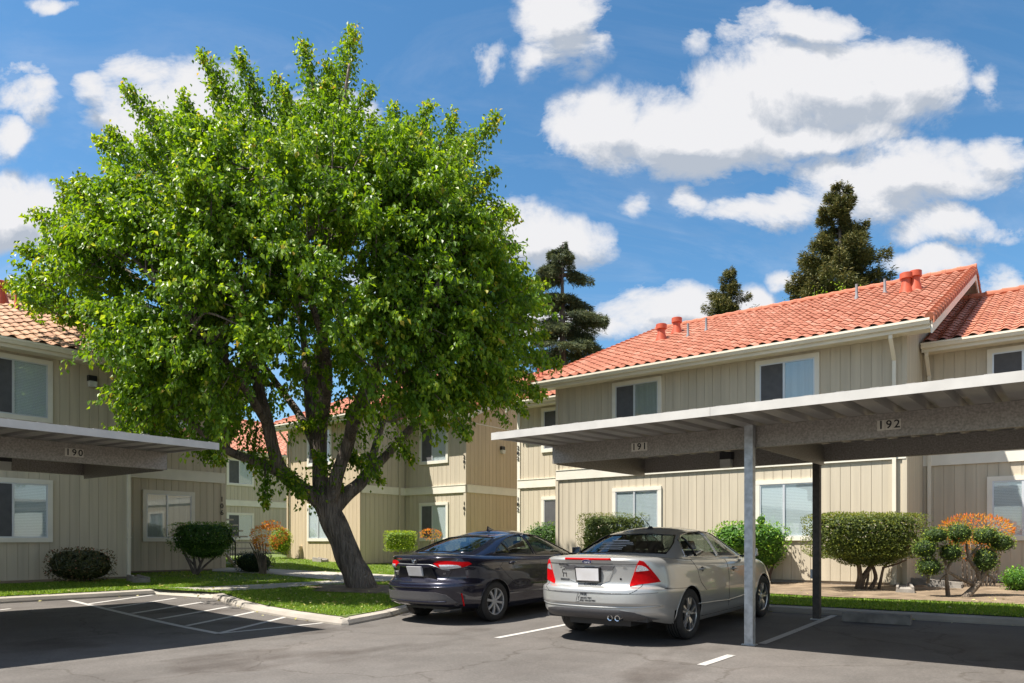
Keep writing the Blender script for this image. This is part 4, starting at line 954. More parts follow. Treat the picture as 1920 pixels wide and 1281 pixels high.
shrub('shrub','bronze shrub cut by the left edge of the photo', (-12,1088), [(-55,22,1018,1080,.6,(3,3))], 'bronze', .05, 1.1, fan(-12,1090,1060,40,5), group='clipped shrubs along the walls')
shrub('shrub','green vase shaped shrub with bare forked stems under the lower window of the left block', (366,1078), [(326,438,980,1035,.8,(4.5,4.5)),(345,425,1015,1048,.7,RD)], 'green', .045, 1.15,
      [([(366,1080),(357,1060),(347,1040),(338,1025)],3),([(367,1080),(365,1055),(360,1030)],3.2),([(368,1080),(376,1058),(385,1040),(392,1022)],3),([(368,1078),(385,1060),(402,1045),(415,1028)],2.4),([(365,1060),(352,1046),(344,1030)],2),([(376,1058),(372,1040),(378,1025)],2)], bark_='bark')
shrub('shrub','low dark green bush at the foot of the outdoor steps', (478,1074), [(440,512,1034,1076,.8,RD)], 'dark', .05, 1.1)
shrub('shrub','orange tipped shrub on a bundle of upright canes beside the outdoor steps', (495,1077), [(470,538,985,1022,.8,(2,2.6)),(478,520,1005,1032,.8,RD),(490,525,978,992,.8,RD)], 'orange', .06, 1.3, [([(492+i*2.2,1078),(489+i*3,1050),(480+i*6,1018)],1.6) for i in range(-2,4)], bark_='bark3', spiky=.3, core=False)
shrub('shrub','yellow green shrub behind the orange one, left of the sunlit corner', (530,1048), [(505,548,990,1040,.8,RD)], 'lime', .05, 1.0)
shrub('shrub','small grey green shrub low beside the sunlit corner board', (534,1046), [(524,545,1019,1043,.8,RD)], 'grey', .05, .9)
shrub('shrub','small clipped lime green shrub at the wall left of the dark blue car', (751,1073), [(722,781,996,1033,.9,(7,7))], 'lime', .045, 1.3, fan(751,1073,1030,34,9,1.2), bark_='bark3')
shrub('shrub','orange tipped shrub showing above the boot of the dark blue car', (812,1072), [(789,826,993,1010,.8,RD)], 'orange', .06, 1.2, fan(812,1072,1010,20,5,1.2), spiky=.3, core=False)
shrub('shrub','pale hedge top just showing above the roof of the dark blue car', (938,1040), [(905,968,982,1030,.7,BX)], 'olive', .05, .9)
shrub('shrub','dark green rounded bush between the two cars, by the corner of the right block', (1030,1075), [(984,1066,980,1050,.9,(2.8,2.8))], 'green', .055, 1.0, fan(1030,1075,1045,30,5), tb=-.12, group='clipped shrubs along the walls')
shrub('hedge','long clipped olive hedge below the window behind the silver car', (1155,1085), [(1084,1228,963,1050,.4,(10,10))], 'olive', .038, 1.6, fan(1155,1088,1045,90,8), cat='hedge')
shrub('shrub','bright green rounded shrub behind the bonnet of the silver car', (1440,1096), [(1330,1478,978,1045,.6,(2.8,3)),(1400,1470,1010,1065,.6,RD),(1418,1436,966,985,.7,RD)], 'bright', .06, 1.0, [([(1440,1098),(1438,1070),(1428,1045)],4),([(1441,1098),(1446,1070),(1460,1040)],3.2)])
shrub('hedge','big box clipped shrub on several bare trunks beside the rear carport post', (1624,1108), [(1514,1726,963,1045,.48,(7,7)),(1560,1690,1010,1062,.45,RD)], 'olive', .038, 3.0,
      [([(1606,1110),(1612,1085),(1610,1060),(1600,1040)],6),([(1612,1110),(1618,1085),(1632,1062),(1640,1040)],6.5),([(1630,1107),(1642,1085),(1636,1060),(1630,1040)],4.5),([(1647,1108),(1652,1085),(1660,1060),(1690,1045)],3.2),([(1622,1108),(1628,1080),(1628,1050)],3),([(1655,1065),(1680,1058),(1700,1050)],2)], cat='hedge', tb=-.04)
PO = (2.4,2.4)
shrub('pruned_shrub','pom-pom pruned shrub with twisted pale limbs below the right hand window', (1812,1122),
      [(1732,1778,989,1019,.9,PO),(1775,1822,980,1020,.9,PO),(1824,1872,988,1022,.9,PO),(1856,1900,1000,1036,.9,PO),(1713,1756,1009,1048,.9,PO),(1760,1803,1018,1054,.9,PO),(1824,1870,1024,1074,.9,PO),(1719,1765,1045,1081,.9,PO)], 'juniper', .035, 1.1,
      [([(1806,1124),(1822,1108),(1838,1090),(1846,1070)],8),([(1800,1124),(1782,1122),(1770,1123)],3.5),([(1830,1098),(1812,1090),(1795,1082),(1778,1072),(1766,1062)],4.2),([(1778,1120),(1776,1100),(1775,1080),(1780,1055)],4.5),([(1776,1075),(1765,1085),(1762,1092)],2),([(1838,1092),(1832,1070),(1818,1050),(1812,1020)],4.5),([(1840,1088),(1850,1070),(1862,1040),(1870,1020)],4),([(1812,1050),(1830,1030),(1842,1012)],3),([(1775,1060),(1765,1035),(1756,1020)],3),([(1780,1060),(1790,1040),(1800,1010)],3),([(1740,1094),(1741,1078)],4),([(1765,1062),(1750,1045),(1740,1035)],2.5),([(1850,1078),(1862,1084),(1866,1092)],2.6)], bark_='bark3', tb=.06)
shrub('shrub','bushy shrub with orange new leaves standing behind the pom-pom shrub', (1830,1102), [(1762,1898,966,1018,.5,(2,2.2)),(1780,1860,1010,1050,.5,RD)], 'orange', .065, 1.9, [([(1806+i*7,1104),(1806+i*8,1070),(1800+i*10,1020)],2.2) for i in range(9)], bark_='bark3', spiky=.5, core=False, width=.35)
shrub('shrub','low green bush at the right edge of the photo', (1905,1110), [(1880,1952,1062,1112,.8,RD)], 'bright', .05, 1.0, tb=-.15)
# ---- distant conifers -------------------------------------------------------------
M['needle_cedar'] = leaf_mat('needle_cedar', [(0,(0.031,0.054,0.031)),(.5,(0.085,0.116,0.054)),(1,(0.232,0.248,0.093))], .12, .6)
M['needle_red'] = leaf_mat('needle_redwood', [(0,(0.034,0.050,0.016)),(.5,(0.101,0.112,0.034)),(1,(0.279,0.232,0.070))], .15, .6)
TIERS = [464,470,480,486,508,514,520,556,562,570,592,598,618,624,628,646,652,668,690,698,718]
def conifer(label, u, vtop, Y, levels, kind, nl, size, droop, name='conifer_tree', vbase=None):
    """levels: (v, left px, right px, tiers) half widths of the crown in photo pixels at distance Y"""
    s = Y/FOC; r = ray(u, VH)*Y; x, y = r.x, r.y; g = G(x,y)
    root = thing(name, label, 'tree', (x,y,g))
    ztop = CAMZ+(VH-vtop)*s; m = MB(); m.tube([(x,y,g-.3),(x+.05,y,g+(ztop-g)*.5),(x,y,ztop)], [.012*Y*.9,.007*Y,.02], 10); m.build('trunk', M['bark'], root, smooth=True)
    acc = []; br = MB()
    vs_ = [l[0] for l in levels]
    nb = nl
    for i in range(nb):
        v = vs_[0]+(vs_[-1]-vs_[0])*(i/nb)**.92 + random.uniform(-2,2); th = random.uniform(0,2*math.pi)
        if kind == 'needle_cedar': v = TIERS[i % len(TIERS)]+random.gauss(0,5); th = i*2.4+random.uniform(-.3,.3); th = th-.45*math.sin(2*th)
        L_ = np.interp(v, vs_, [l[1] for l in levels])*s; R_ = np.interp(v, vs_, [l[2] for l in levels])*s
        c = math.cos(th); L = (R_ if c > 0 else L_)*random.choice((.5,.75,.95,1.1,1.3) if kind == 'needle_cedar' else (.7,.85,1.0,1.1,1.2))*random.uniform(.9,1.05)
        d = np.array([c*R3[k]+math.sin(th)*F3_[k] for k in range(3)]); z0 = CAMZ+(VH-v)*s
        up = droop[0]; dn = droop[1]
        t = np.linspace(0,1,9); base = np.array([x,y,z0])
        ax = base + d*(L*t)[:,None] + Z3*(L*(up*t-dn*t*t))[:,None]
        br.tube([Vector(p) for p in ax[::2]], list(np.linspace(.02+.012*L,.012,5)), 4, cap=False)
        n = int(size[2]*L/s*1.0)+14
        tt = rng.uniform(.12 if kind=='needle_red' else .2,1,n)**.75; P = base + d*(L*tt)[:,None] + Z3*(L*(up*tt-dn*tt*tt))[:,None]
        side = np.cross(d, Z3); wd = L*(.30 if kind == 'needle_cedar' else .26)*(1-.55*tt) + size[0]*.3
        if kind == 'needle_cedar': P = P + side*(rng.uniform(-1,1,n)*wd)[:,None] + Z3*(-np.abs(rng.normal(0,.16,n)))[:,None]
        else: P = P + side*(rng.normal(0,.45,n)*wd)[:,None] + Z3*(rng.normal(0,.30,n)*(.25+wd))[:,None]
        sg = np.sign(np.einsum('ij,j->i', P-base, side))[:,None]
        D = d*.7+side*sg*.6+rng.normal(0,.45,P.shape)-Z3*(.35 if kind=='needle_cedar' else .1); N = Z3+rng.normal(0,.5,P.shape)
        acc.append((P, D, N, rng.uniform(.6,1.3,n)*size[0], np.clip(rng.normal(.42,.2,n)+.15*(tt>.8),0,1)))
    pk = [np.concatenate(z) for z in zip(*acc)]
    br.build('branch', M['bark'], root, smooth=True, recalc=False); leaf_object('crown', *pk, M[kind], root, width=size[1], fold=.05)
    return root
conifer('tall tiered cedar with flat drooping branches behind the roofs at the photo centre', 1054, 460, 42, [(462,5,6),(480,34,20),(500,30,20),(512,50,40),(525,40,66),(545,42,25),(556,26,24),(568,52,60),(590,52,78),(612,40,35),(640,44,68),(668,60,92),(690,62,75),(712,60,45),(760,50,50)], 'needle_cedar', 210, (.20,.18,12), (.08,.22))
conifer('tall bushy brown green conifer directly behind the right hand roof', 1575, 350, 48, [(350,6,6),(375,26,24),(410,32,30),(440,38,34),(455,50,62),(490,55,50),(530,78,82),(560,90,86),(620,95,85)], 'needle_red', 125, (.24,.26,13), (.42,.12))
conifer('smaller pointed conifer behind the ridge of the right block, left of the tall one', 1370, 505, 56, [(505,3,3),(530,20,14),(560,28,26),(580,42,36),(610,46,44),(660,50,45)], 'needle_red', 75, (.24,.26,11), (.42,.12))
for (lb, u, v0, v1, w_) in (('yellow green bush top behind the ridge of the right block', 1525, 545, 640, 45),('second yellow green bush top behind the ridge, beside the tall conifer', 1640, 548, 640, 30)):
    Y = 36; s = Y/FOC; r = ray(u, VH)*Y; g = G(r.x, r.y); root = thing('broadleaf_tree', lb, 'tree', (r.x, r.y, g), 'young trees behind the right block')
    m = MB(); acc = []
    for k in range(26):
        tpx = np.array([r.x,r.y,0])+R3*random.uniform(-w_,w_)*s+F3_*random.uniform(-1,1)+Z3*(CAMZ+(VH-random.uniform(v0,v0+55))*s); b0 = np.array([r.x,r.y,g+2.0])
        m.tube([Vector(b0), Vector(b0*.45+tpx*.55)+Vector((random.uniform(-.2,.2),0,0)), Vector(tpx)], [.05,.03,.008], 5, cap=False)
        n = 170; t = rng.uniform(.55,1,n); P = b0+(tpx-b0)*t[:,None]+rng.normal(0,.16,(n,3)); acc.append((P, rng.normal(0,.6,P.shape)+Z3*.3, rng.normal(0,1,P.shape), rng.uniform(.09,.15,n), np.clip(rng.normal(.55,.2,n),0,1)))
    m.tube([(r.x,r.y,g-.1),(r.x,r.y,g+2.05)], [.14,.09], 8)
    m.build('trunk', M['bark'], root, smooth=True, recalc=False); pk = [np.concatenate(z) for z in zip(*acc)]; leaf_object('crown', *pk, SM['lime'], root)
# ---- grass and litter ---------------------------------------------------------------
def scatter(n, x0, x1, y0, y1, cond):
    X = rng.uniform(x0,x1,n); Y = rng.uniform(y0,y1,n); ok = cond(X,Y); return X[ok], Y[ok]
def lawn_ok(X, Y):
    ok = poly_np(lawn_poly, X, Y) & ~poly_np(path1, X, Y) & ~poly_np(path2, X, Y) & ~poly_np(soil1, X, Y) & ~poly_np(soilL, X, Y)
    e = ((X-TREE[0])/1.25)**2+((Y-TREE[1])/.95)**2 < 1; return ok & ~e
Gv = np.vectorize(G)
XS=[];YS=[]
for (n,x0,x1,y0,y1) in ((75000,-17.4,-14.6,1,9),(90000,-15.5,-9.2,7.4,13.6),(26000,-21,-14.5,8.5,16.6),(45000,-9.8,1.5,12.5,14.2),(30000,-24,-11,13.4,18.7)):
    x,y = scatter(n,x0,x1,y0,y1,lawn_ok); XS.append(x); YS.append(y)
X = np.concatenate(XS); Y = np.concatenate(YS); n = len(X); Zg = Gv(X,Y)+LZ
pat = .5+.5*np.sin(X*1.3+Y*.7)*np.sin(Y*1.9-X*.4)
th = rng.uniform(0,2*np.pi,n); w_ = rng.uniform(.006,.014,n); h = rng.uniform(.02,.055,n)*(.75+.5*pat); ln = rng.normal(0,.025,(n,2))
P0 = np.stack([X,Y,Zg-.005],1); dx = np.stack([np.cos(th)*w_, np.sin(th)*w_, 0*w_],1); tip = P0+np.stack([ln[:,0],ln[:,1],h],1)
V = np.stack([P0-dx, P0+dx, tip],1).reshape(-1,3); Fc = np.arange(n*3).reshape(-1,3)
M['grass'] = leaf_mat('grass_blade', [(0,(.08,.15,.016)),(.5,(.18,.31,.03)),(.85,(.32,.42,.055)),(1,(.48,.45,.15))], .35, .5)
o = np_mesh('grass', V, Fc, M['grass'], tint=np.clip(rng.normal(.45,.22,n)+.12*(pat-.5),0,1)); tag(o, 'short green lawn grass', None, kind='stuff')
X, Y = scatter(9000,-17.5,1.5,2,15,lambda X,Y: poly_np(lawn_poly,X,Y)|poly_np(lawn_poly,X-.4,Y+.2)|poly_np(lawn_poly,X-.2,Y+.35)); 
d_in = rng.uniform(0,1,len(X)) < np.where((Y>7)&(Y<13)&(X>-15.8)&(X<-9), .45, .10)
X, Y = X[d_in], Y[d_in]; n = len(X); Zg = Gv(X,Y)+np.where(poly_np(lawn_poly,X,Y), LZ+.035, .012)
P = np.stack([X,Y,Zg],1); D = rng.normal(0,1,(n,3))*np.array([1,1,.25]); N = Z3+rng.normal(0,.4,(n,3))
M['litter'] = leaf_mat('fallen_leaf', [(0,(.22,.20,.05)),(.5,(.45,.42,.12)),(1,(.55,.50,.28))], .2, .6)
V, Fc = leaves_np(P, D, N, rng.uniform(.035,.08,n), .6, .1); o = np_mesh('fallen_leaves', V, Fc, M['litter'], tint=np.repeat(rng.uniform(0,1,n),2)); tag(o, 'pale fallen leaves scattered on lawn edges and kerb', None, kind='stuff')
# ================================================================ CARS
def pchip(xs, ys):
    xs = np.array(xs, float); ys = np.array(ys, float); h = np.diff(xs); d = np.diff(ys)/h; m = np.zeros(len(xs))
    m[0], m[-1] = d[0], d[-1]
    for i in range(1, len(xs)-1):
        m[i] = 0 if d[i-1]*d[i] <= 0 else 3*(h[i-1]+h[i])/((2*h[i]+h[i-1])/d[i-1]+(h[i]+2*h[i-1])/d[i])
    def f(x):
        x = np.clip(np.asarray(x, float), xs[0], xs[-1]); i = np.clip(np.searchsorted(xs, x, side='right')-1, 0, len(xs)-2)
        t = (x-xs[i])/h[i]; return ((2*t**3-3*t**2+1)*ys[i]+(t**3-2*t**2+t)*h[i]*m[i]+(-2*t**3+3*t**2)*ys[i+1]+(t**3-t**2)*h[i]*m[i+1])
    return f
def carpaint(name, col, metal=.55, rough=.32, flake=.06, coat=1.0):
    m, nt, out = new_mat(name); p = nt.nodes.new('ShaderNodeBsdfPrincipled'); lk(nt, p.outputs[0], out.inputs[0])
    tc = nt.nodes.new('ShaderNodeTexCoord'); n = nt.nodes.new('ShaderNodeTexNoise'); n.inputs['Scale'].default_value = 3; n.inputs['Detail'].default_value = 5; lk(nt, tc.outputs['Object'], n.inputs[0])
    r = nt.nodes.new('ShaderNodeValToRGB'); lk(nt, n.outputs['Fac'], r.inputs[0]); r.color_ramp.elements[0].color = (*[c*(1-flake) for c in col],1); r.color_ramp.elements[1].color = (*[c*(1+flake) for c in col],1)
    lk(nt, r.outputs[0], p.inputs['Base Color']); p.inputs['Metallic'].default_value = metal; p.inputs['Roughness'].default_value = rough
    p.inputs['Coat Weight'].default_value = coat; p.inputs['Coat Roughness'].default_value = .02; return m
M['silver'] = carpaint('silver_metallic_paint', (.45,.45,.435), .5, .34); M['navy'] = carpaint('dark_navy_paint', (.011,.011,.026), .4, .26, .1)
M['tyre'] = mat('tyre_rubber', (.022,.021,.020), .8, .2, 20, .2, 90); M['rim'] = mat('alloy_rim', (.55,.55,.55), .28, .05, 9, 0, metal=.85)
M['rim2'] = mat('wheel_cover_silver', (.42,.43,.44), .35, .05, 9, 0, metal=.5)
M['chrome'] = mat('chrome', (.75,.75,.76), .1, 0, metal=1.0); M['gloss'] = mat('gloss_black', (.008,.008,.010), .12, 0)
M['red'] = mat('tail_lens_red', (.46,.003,.005), .4, .12, 30, 0, coat=0, spec=.08); M['clear'] = mat('tail_lens_clear', (.55,.56,.58), .1, .3, 60, .4, 90, coat=1.0, metal=.3)
M['cglass'] = glass_mat('car_glass', (.50,.58,.53), .05, .01); M['cglass2'] = glass_mat('car_rear_glass', (.30,.34,.33), .06, .01)
M['interior'] = mat('interior_grey', (.06,.058,.055), .8, .2, 12); M['grey_trim'] = mat('matt_bumper_trim', (.075,.072,.075), .55, .1, 40)
M['plate_blank'] = mat('blank_plate', (.60,.57,.55), .5, .12, 3, col2=(.68,.68,.70)); M['sticker'] = mat('sticker_white', (.6,.6,.62), .5, 0)
M['blue_emblem'] = mat('emblem_blue', (.012,.03,.16), .25, 0, coat=1.0)
def pip(poly, x, y):
    c = False; n = len(poly); j = n-1
    for i in range(n):
        xi, yi = poly[i][0], poly[i][1]; xj, yj = poly[j][0], poly[j][1]
        if (yi > y) != (yj > y) and x < (xj-xi)*(y-yi)/(yj-yi)+xi: c = not c
        j = i
    return c
def sgnpow(v, e): return np.sign(v)*np.abs(v)**e
class Car:
    def __init__(s, P, root):
        s.P = P; s.root = root; s.zt = pchip(*P['zt']); s.zb = pchip(*P['zb']); s.build()
    def outline(s, hw, yr, yf, Cr, Cf, n, nside, nq=26):
        th = np.linspace(0, np.pi/2, nq)
        xr = hw*np.sin(th)**(2/n[0]); yr_ = yr + Cr*(1-np.cos(th)**(2/n[0]))
        ys = np.linspace(yr+Cr, yf-Cf, nside+2)[1:-1]
        th2 = th[::-1]; xf = hw*np.sin(th2)**(2/n[1]); yf_ = yf - Cf*(1-np.cos(th2)**(2/n[1]))
        x = np.concatenate([xr, np.full(nside, hw), xf]); y = np.concatenate([yr_, ys, yf_])
        # mirrored loop
        return np.concatenate([x, -x[::-1][1:-1]]), np.concatenate([y, y[::-1][1:-1]])
    def build(s):
        P = s.P; L, W = P['L'], P['W']
        f = np.linspace(0,1,64); kx = P['rows']
        fw = pchip([r[0] for r in kx],[r[1] for r in kx])(f); fr = pchip([r[0] for r in kx],[r[2] for r in kx])(f); ff = pchip([r[0] for r in kx],[r[3] for r in kx])(f)
        rows = []
        for i, t in enumerate(f):
            x, y = s.outline(W/2*fw[i], fr[i], L-ff[i], P['Cr'], P['Cf'], P['n'], 120)
            # plan-view belly: the side is a touch narrower near both ends
            k = 1-.035*np.clip((1.1-y)/1.1,0,1)**2-.05*np.clip((y-(L-1.2))/1.2,0,1)**2; x = x*k
            zt = s.zt(y); zb = s.zb(y); z = zb+(zt-zb)*t
            rows.append(np.stack([x,y,z],-1))
        n = len(rows[0]); lastx, lasty = rows[-1][:,0], rows[-1][:,1]
        for q in (.02,.05,.10,.18,.3,.45,.6,.75,.88,1.0):
            ys = np.clip(lasty, .55, L-.9); x = lastx*(1-q); y = lasty+(ys-lasty)*q
            z = s.zt(y)+P['crown']*(1-(1-q)**2.2)
            rows.append(np.stack([x,y,z],-1))
        V = np.concatenate(rows); m = len(rows); I = np.arange(m*n).reshape(m,n); J = np.roll(I,-1,axis=1)
        Fc = np.stack([I[:-1], J[:-1], J[1:], I[1:]], -1).reshape(-1,4)
        s.lowV, s.lowF = V, Fc
        # greenhouse
        g = np.linspace(0,1,40); gr = P['gh']; cols = [pchip([r[0] for r in gr],[r[k] for r in gr])(g) for k in (1,2,3)]
        zr = pchip(*P['roof']); rows = []
        for i, t in enumerate(g):
            x, y = s.outline(cols[0][i], cols[1][i], cols[2][i], .62*(1-.35*t), .9*(1-.3*t), (3.4,2.6), 110)
            zb = s.zt(y)-.05; z = zb+(zr(y)-zb)*t; rows.append(np.stack([x,y,z],-1))
        lastx, lasty = rows[-1][:,0], rows[-1][:,1]; lz = rows[-1][:,2]; y0, y1 = cols[1][-1]+.35, cols[2][-1]-.4
        for q in (.03,.08,.16,.3,.5,.75,1.0):
            ys = np.clip(lasty, y0, y1); x = lastx*(1-q); y = lasty+(ys-lasty)*q
            z = zr(y)+P['rcrown']*(1-(1-q)**2.4); rows.append(np.stack([x,y,z],-1))
        V2 = np.concatenate(rows); m = len(rows); n2 = len(rows[0]); I = np.arange(m*n2).reshape(m,n2); J = np.roll(I,-1,axis=1)
        F2 = np.stack([I[:-1], J[:-1], J[1:], I[1:]], -1).reshape(-1,4); s.ghV, s.ghF = V2, F2
        s.bvh = BVHTree.FromPolygons([tuple(v) for v in np.concatenate([V,V2])], [tuple(f) for f in np.concatenate([Fc, F2+len(V)])])
        s.bvl = BVHTree.FromPolygons([tuple(v) for v in V], [tuple(f) for f in Fc]); s.bvg = BVHTree.FromPolygons([tuple(v) for v in V2], [tuple(f) for f in F2])
        s.inv = s.root.matrix_world.inverted()
    def hit(s, u, v, bv=None):
        o = s.inv @ Vector((0,0,CAMZ)); d = (s.inv.to_3x3() @ ray(u, v)).normalized(); r = (bv or s.bvh).ray_cast(o, d)
        return r[0]
    def cut(s, V, Fc, test):
        C = V[Fc].mean(1); keep = np.array([not test(c) for c in C]); return Fc[keep], keep
    def patch(s, poly, org, axes, d, name, m, parent=None, lift=.004, step=.03, bv=None, skirt=.012, mirror=False, smooth_=True):
        """polygon in the plane (origin org, axes e1,e2) projected along d on the body"""
        e1, e2 = Vector(axes[0]), Vector(axes[1]); d = Vector(d).normalized(); org = Vector(org); bv = bv or s.bvh
        P2 = []
        for i in range(len(poly)):
            a, b = Vector(poly[i]), Vector(poly[(i+1)%len(poly)]); n = max(1, int((b-a).length/step))
            for k in range(n): P2.append(a.lerp(b, k/n))
        nb = len(P2); xs = [p.x for p in P2]; ys = [p.y for p in P2]; pts = list(P2)
        x = min(xs)+step*.5
        while x < max(xs):
            y = min(ys)+step*.5
            while y < max(ys):
                if pip(P2, x, y) and min((Vector((x,y))-q).length for q in P2) > step*.45: pts.append(Vector((x,y)))
                y += step
            x += step
        r = geometry.delaunay_2d_cdt(pts, [], [list(range(nb))], 1, 1e-6)
        V = []; bad = set()
        for i, p in enumerate(r[0]):
            o = org+e1*p.x+e2*p.y; h = bv.ray_cast(o-d*3, d)
            if h[0] is None: bad.add(i); V.append(o); continue
            nn = h[1] if h[1].dot(d) < 0 else -h[1]; V.append(h[0]+nn*lift)
        Fs = [tuple(f) for f in r[2] if not (set(f) & bad)]
        if not Fs: return None
        mb = MB(); mb.add(V, Fs)
        if skirt and len(r[0]) >= nb:
            vs = [V[i] for i in range(nb)]; lo = [v+d*skirt for v in vs]
            if not any(i in bad for i in range(nb)): mb.add(vs+lo, [(i,(i+1)%nb,(i+1)%nb+nb,i+nb) for i in range(nb)])
        if mirror: mb.v = [(-a,b,c) for a,b,c in mb.v]
        return mb.build(name, m, parent or s.root, smooth=smooth_, auto=50)
    def line(s, pts3, name, m, parent=None, r=.006, lift=.0, bv=None, proj=None, mirror=False, closed=False, n=6, seg=5):
        bv = bv or s.bvh; out = []
        P = [Vector(p) for p in pts3]
        if closed: P.append(P[0])
        for i in range(len(P)-1):
            for k in range(n):
                q = P[i].lerp(P[i+1], k/n)
                h = bv.ray_cast(q-Vector(proj)*2, Vector(proj)) if proj else bv.find_nearest(q)
                if h[0] is not None: 
                    nn = h[1]; out.append(h[0]+(nn if (not proj or nn.dot(Vector(proj)) < 0) else -nn)*lift)
        if not closed:
            h = bv.ray_cast(P[-1]-Vector(proj)*2, Vector(proj)) if proj else bv.find_nearest(P[-1])
            if h[0] is not None: out.append(h[0])
        elif out: out.append(out[0])
        if len(out) < 2: return None
        mb = MB()
        if mirror: out = [Vector((-p.x,p.y,p.z)) for p in out]
        mb.tube(out, r, seg); return mb.build(name, m, parent or s.root, smooth=True)
    def wheels(s, ys, R, wd, rimr, style, xo):
        for y in ys:
            for sd in (1,-1):
                cx_ = sd*(xo-wd/2)
                mb = MB(); h = wd/2
                prof = [(rimr-.01,-h*.8),(rimr+.004,-h*.93),(R-.045,-h),(R-.018,-h*.93),(R-.002,-h*.72),(R,-h*.4),(R,h*.4),(R-.002,h*.72),(R-.018,h*.93),(R-.045,h),(rimr+.004,h*.93),(rimr-.01,h*.8)]
                mb.lathe(prof, (cx_,y,R), 'x', 48); wh = mb.build('wheel', M['tyre'], s.root, smooth=True, auto=40)
                # tread grooves
                gm = MB()
                for q in (-.5,-.17,.17,.5): gm.lathe([(R+.0012,q*h-.005),(R+.0012,q*h+.005)], (cx_,y,R), 'x', 48)
                gm.build('tread_groove', M['gloss'], wh, smooth=True)
                o = cx_+sd*h*.80
                rb = MB(); rb.lathe([(rimr,-h*1.6*sd+0),(rimr-.012,-h*.2*sd),(rimr-.014,0),(rimr-.002,.008*sd),(rimr+.006,.004*sd),(rimr+.004,-.02*sd)], (o,y,R), 'x', 48)
                rim = rb.build('rim', M[style['m']], wh, smooth=True, auto=40)
                sp = MB(); ns = style['n']
                for k in range(ns):
                    a0 = 2*math.pi*k/ns+style.get('ph',0)
                    for off_ in style['split']:
                        a1 = a0+off_; r0, r1 = style.get('r0',.035), rimr-.008; w0, w1 = style['w']
                        c0, s0, c1, s1 = math.cos(a0), math.sin(a0), math.cos(a1), math.sin(a1)
                        p0 = Vector((0, s0*r0, c0*r0)); p1 = Vector((0, s1*r1, c1*r1)); t = (p1-p0).normalized(); nn = Vector((0,-t.z,t.y))
                        def q(p, w, x): return (o+x*sd+p.x, y+p.y+nn.y*w, R+p.z+nn.z*w)
                        pm = p0.lerp(p1,.5); x0, xm, x1 = -.012, .004, -.004; wm = (w0+w1)/2*.9
                        for A, B, wa, wb, xa, xb in ((p0,pm,w0,wm,x0,xm),(pm,p1,wm,w1,xm,x1)):
                            sp.hexa([q(A,-wa,xa-.022),q(B,-wb,xb-.022),q(B,wb,xb-.022),q(A,wa,xa-.022),q(A,-wa*.75,xa),q(B,-wb*.75,xb),q(B,wb*.75,xb),q(A,wa*.75,xa)])
                sp.lathe([(0,-.004*sd),(.045,-.006*sd),(.058,-.016*sd),(.062,-.04*sd)], (o,y,R), 'x', 20)
                for k in range(5):
                    a = 2*math.pi*k/5; sp.lathe([(0,.0),(.008,-.001*sd),(.008,-.02*sd)], (o+0*sd,y+.036*math.sin(a),R+.036*math.cos(a)), 'x', 8)
                sp.build('spokes', M[style['m']], rim)
                dk = MB(); dk.lathe([(0,-.05*sd),(rimr*.72,-.05*sd),(rimr*.72,-.07*sd),(0,-.07*sd)], (o,y,R), 'x', 30); dk.lathe([(rimr-.03,-.10*sd),(0,-.10*sd)], (o,y,R), 'x', 24); dk.build('brake_disc', M['dark'], rim)
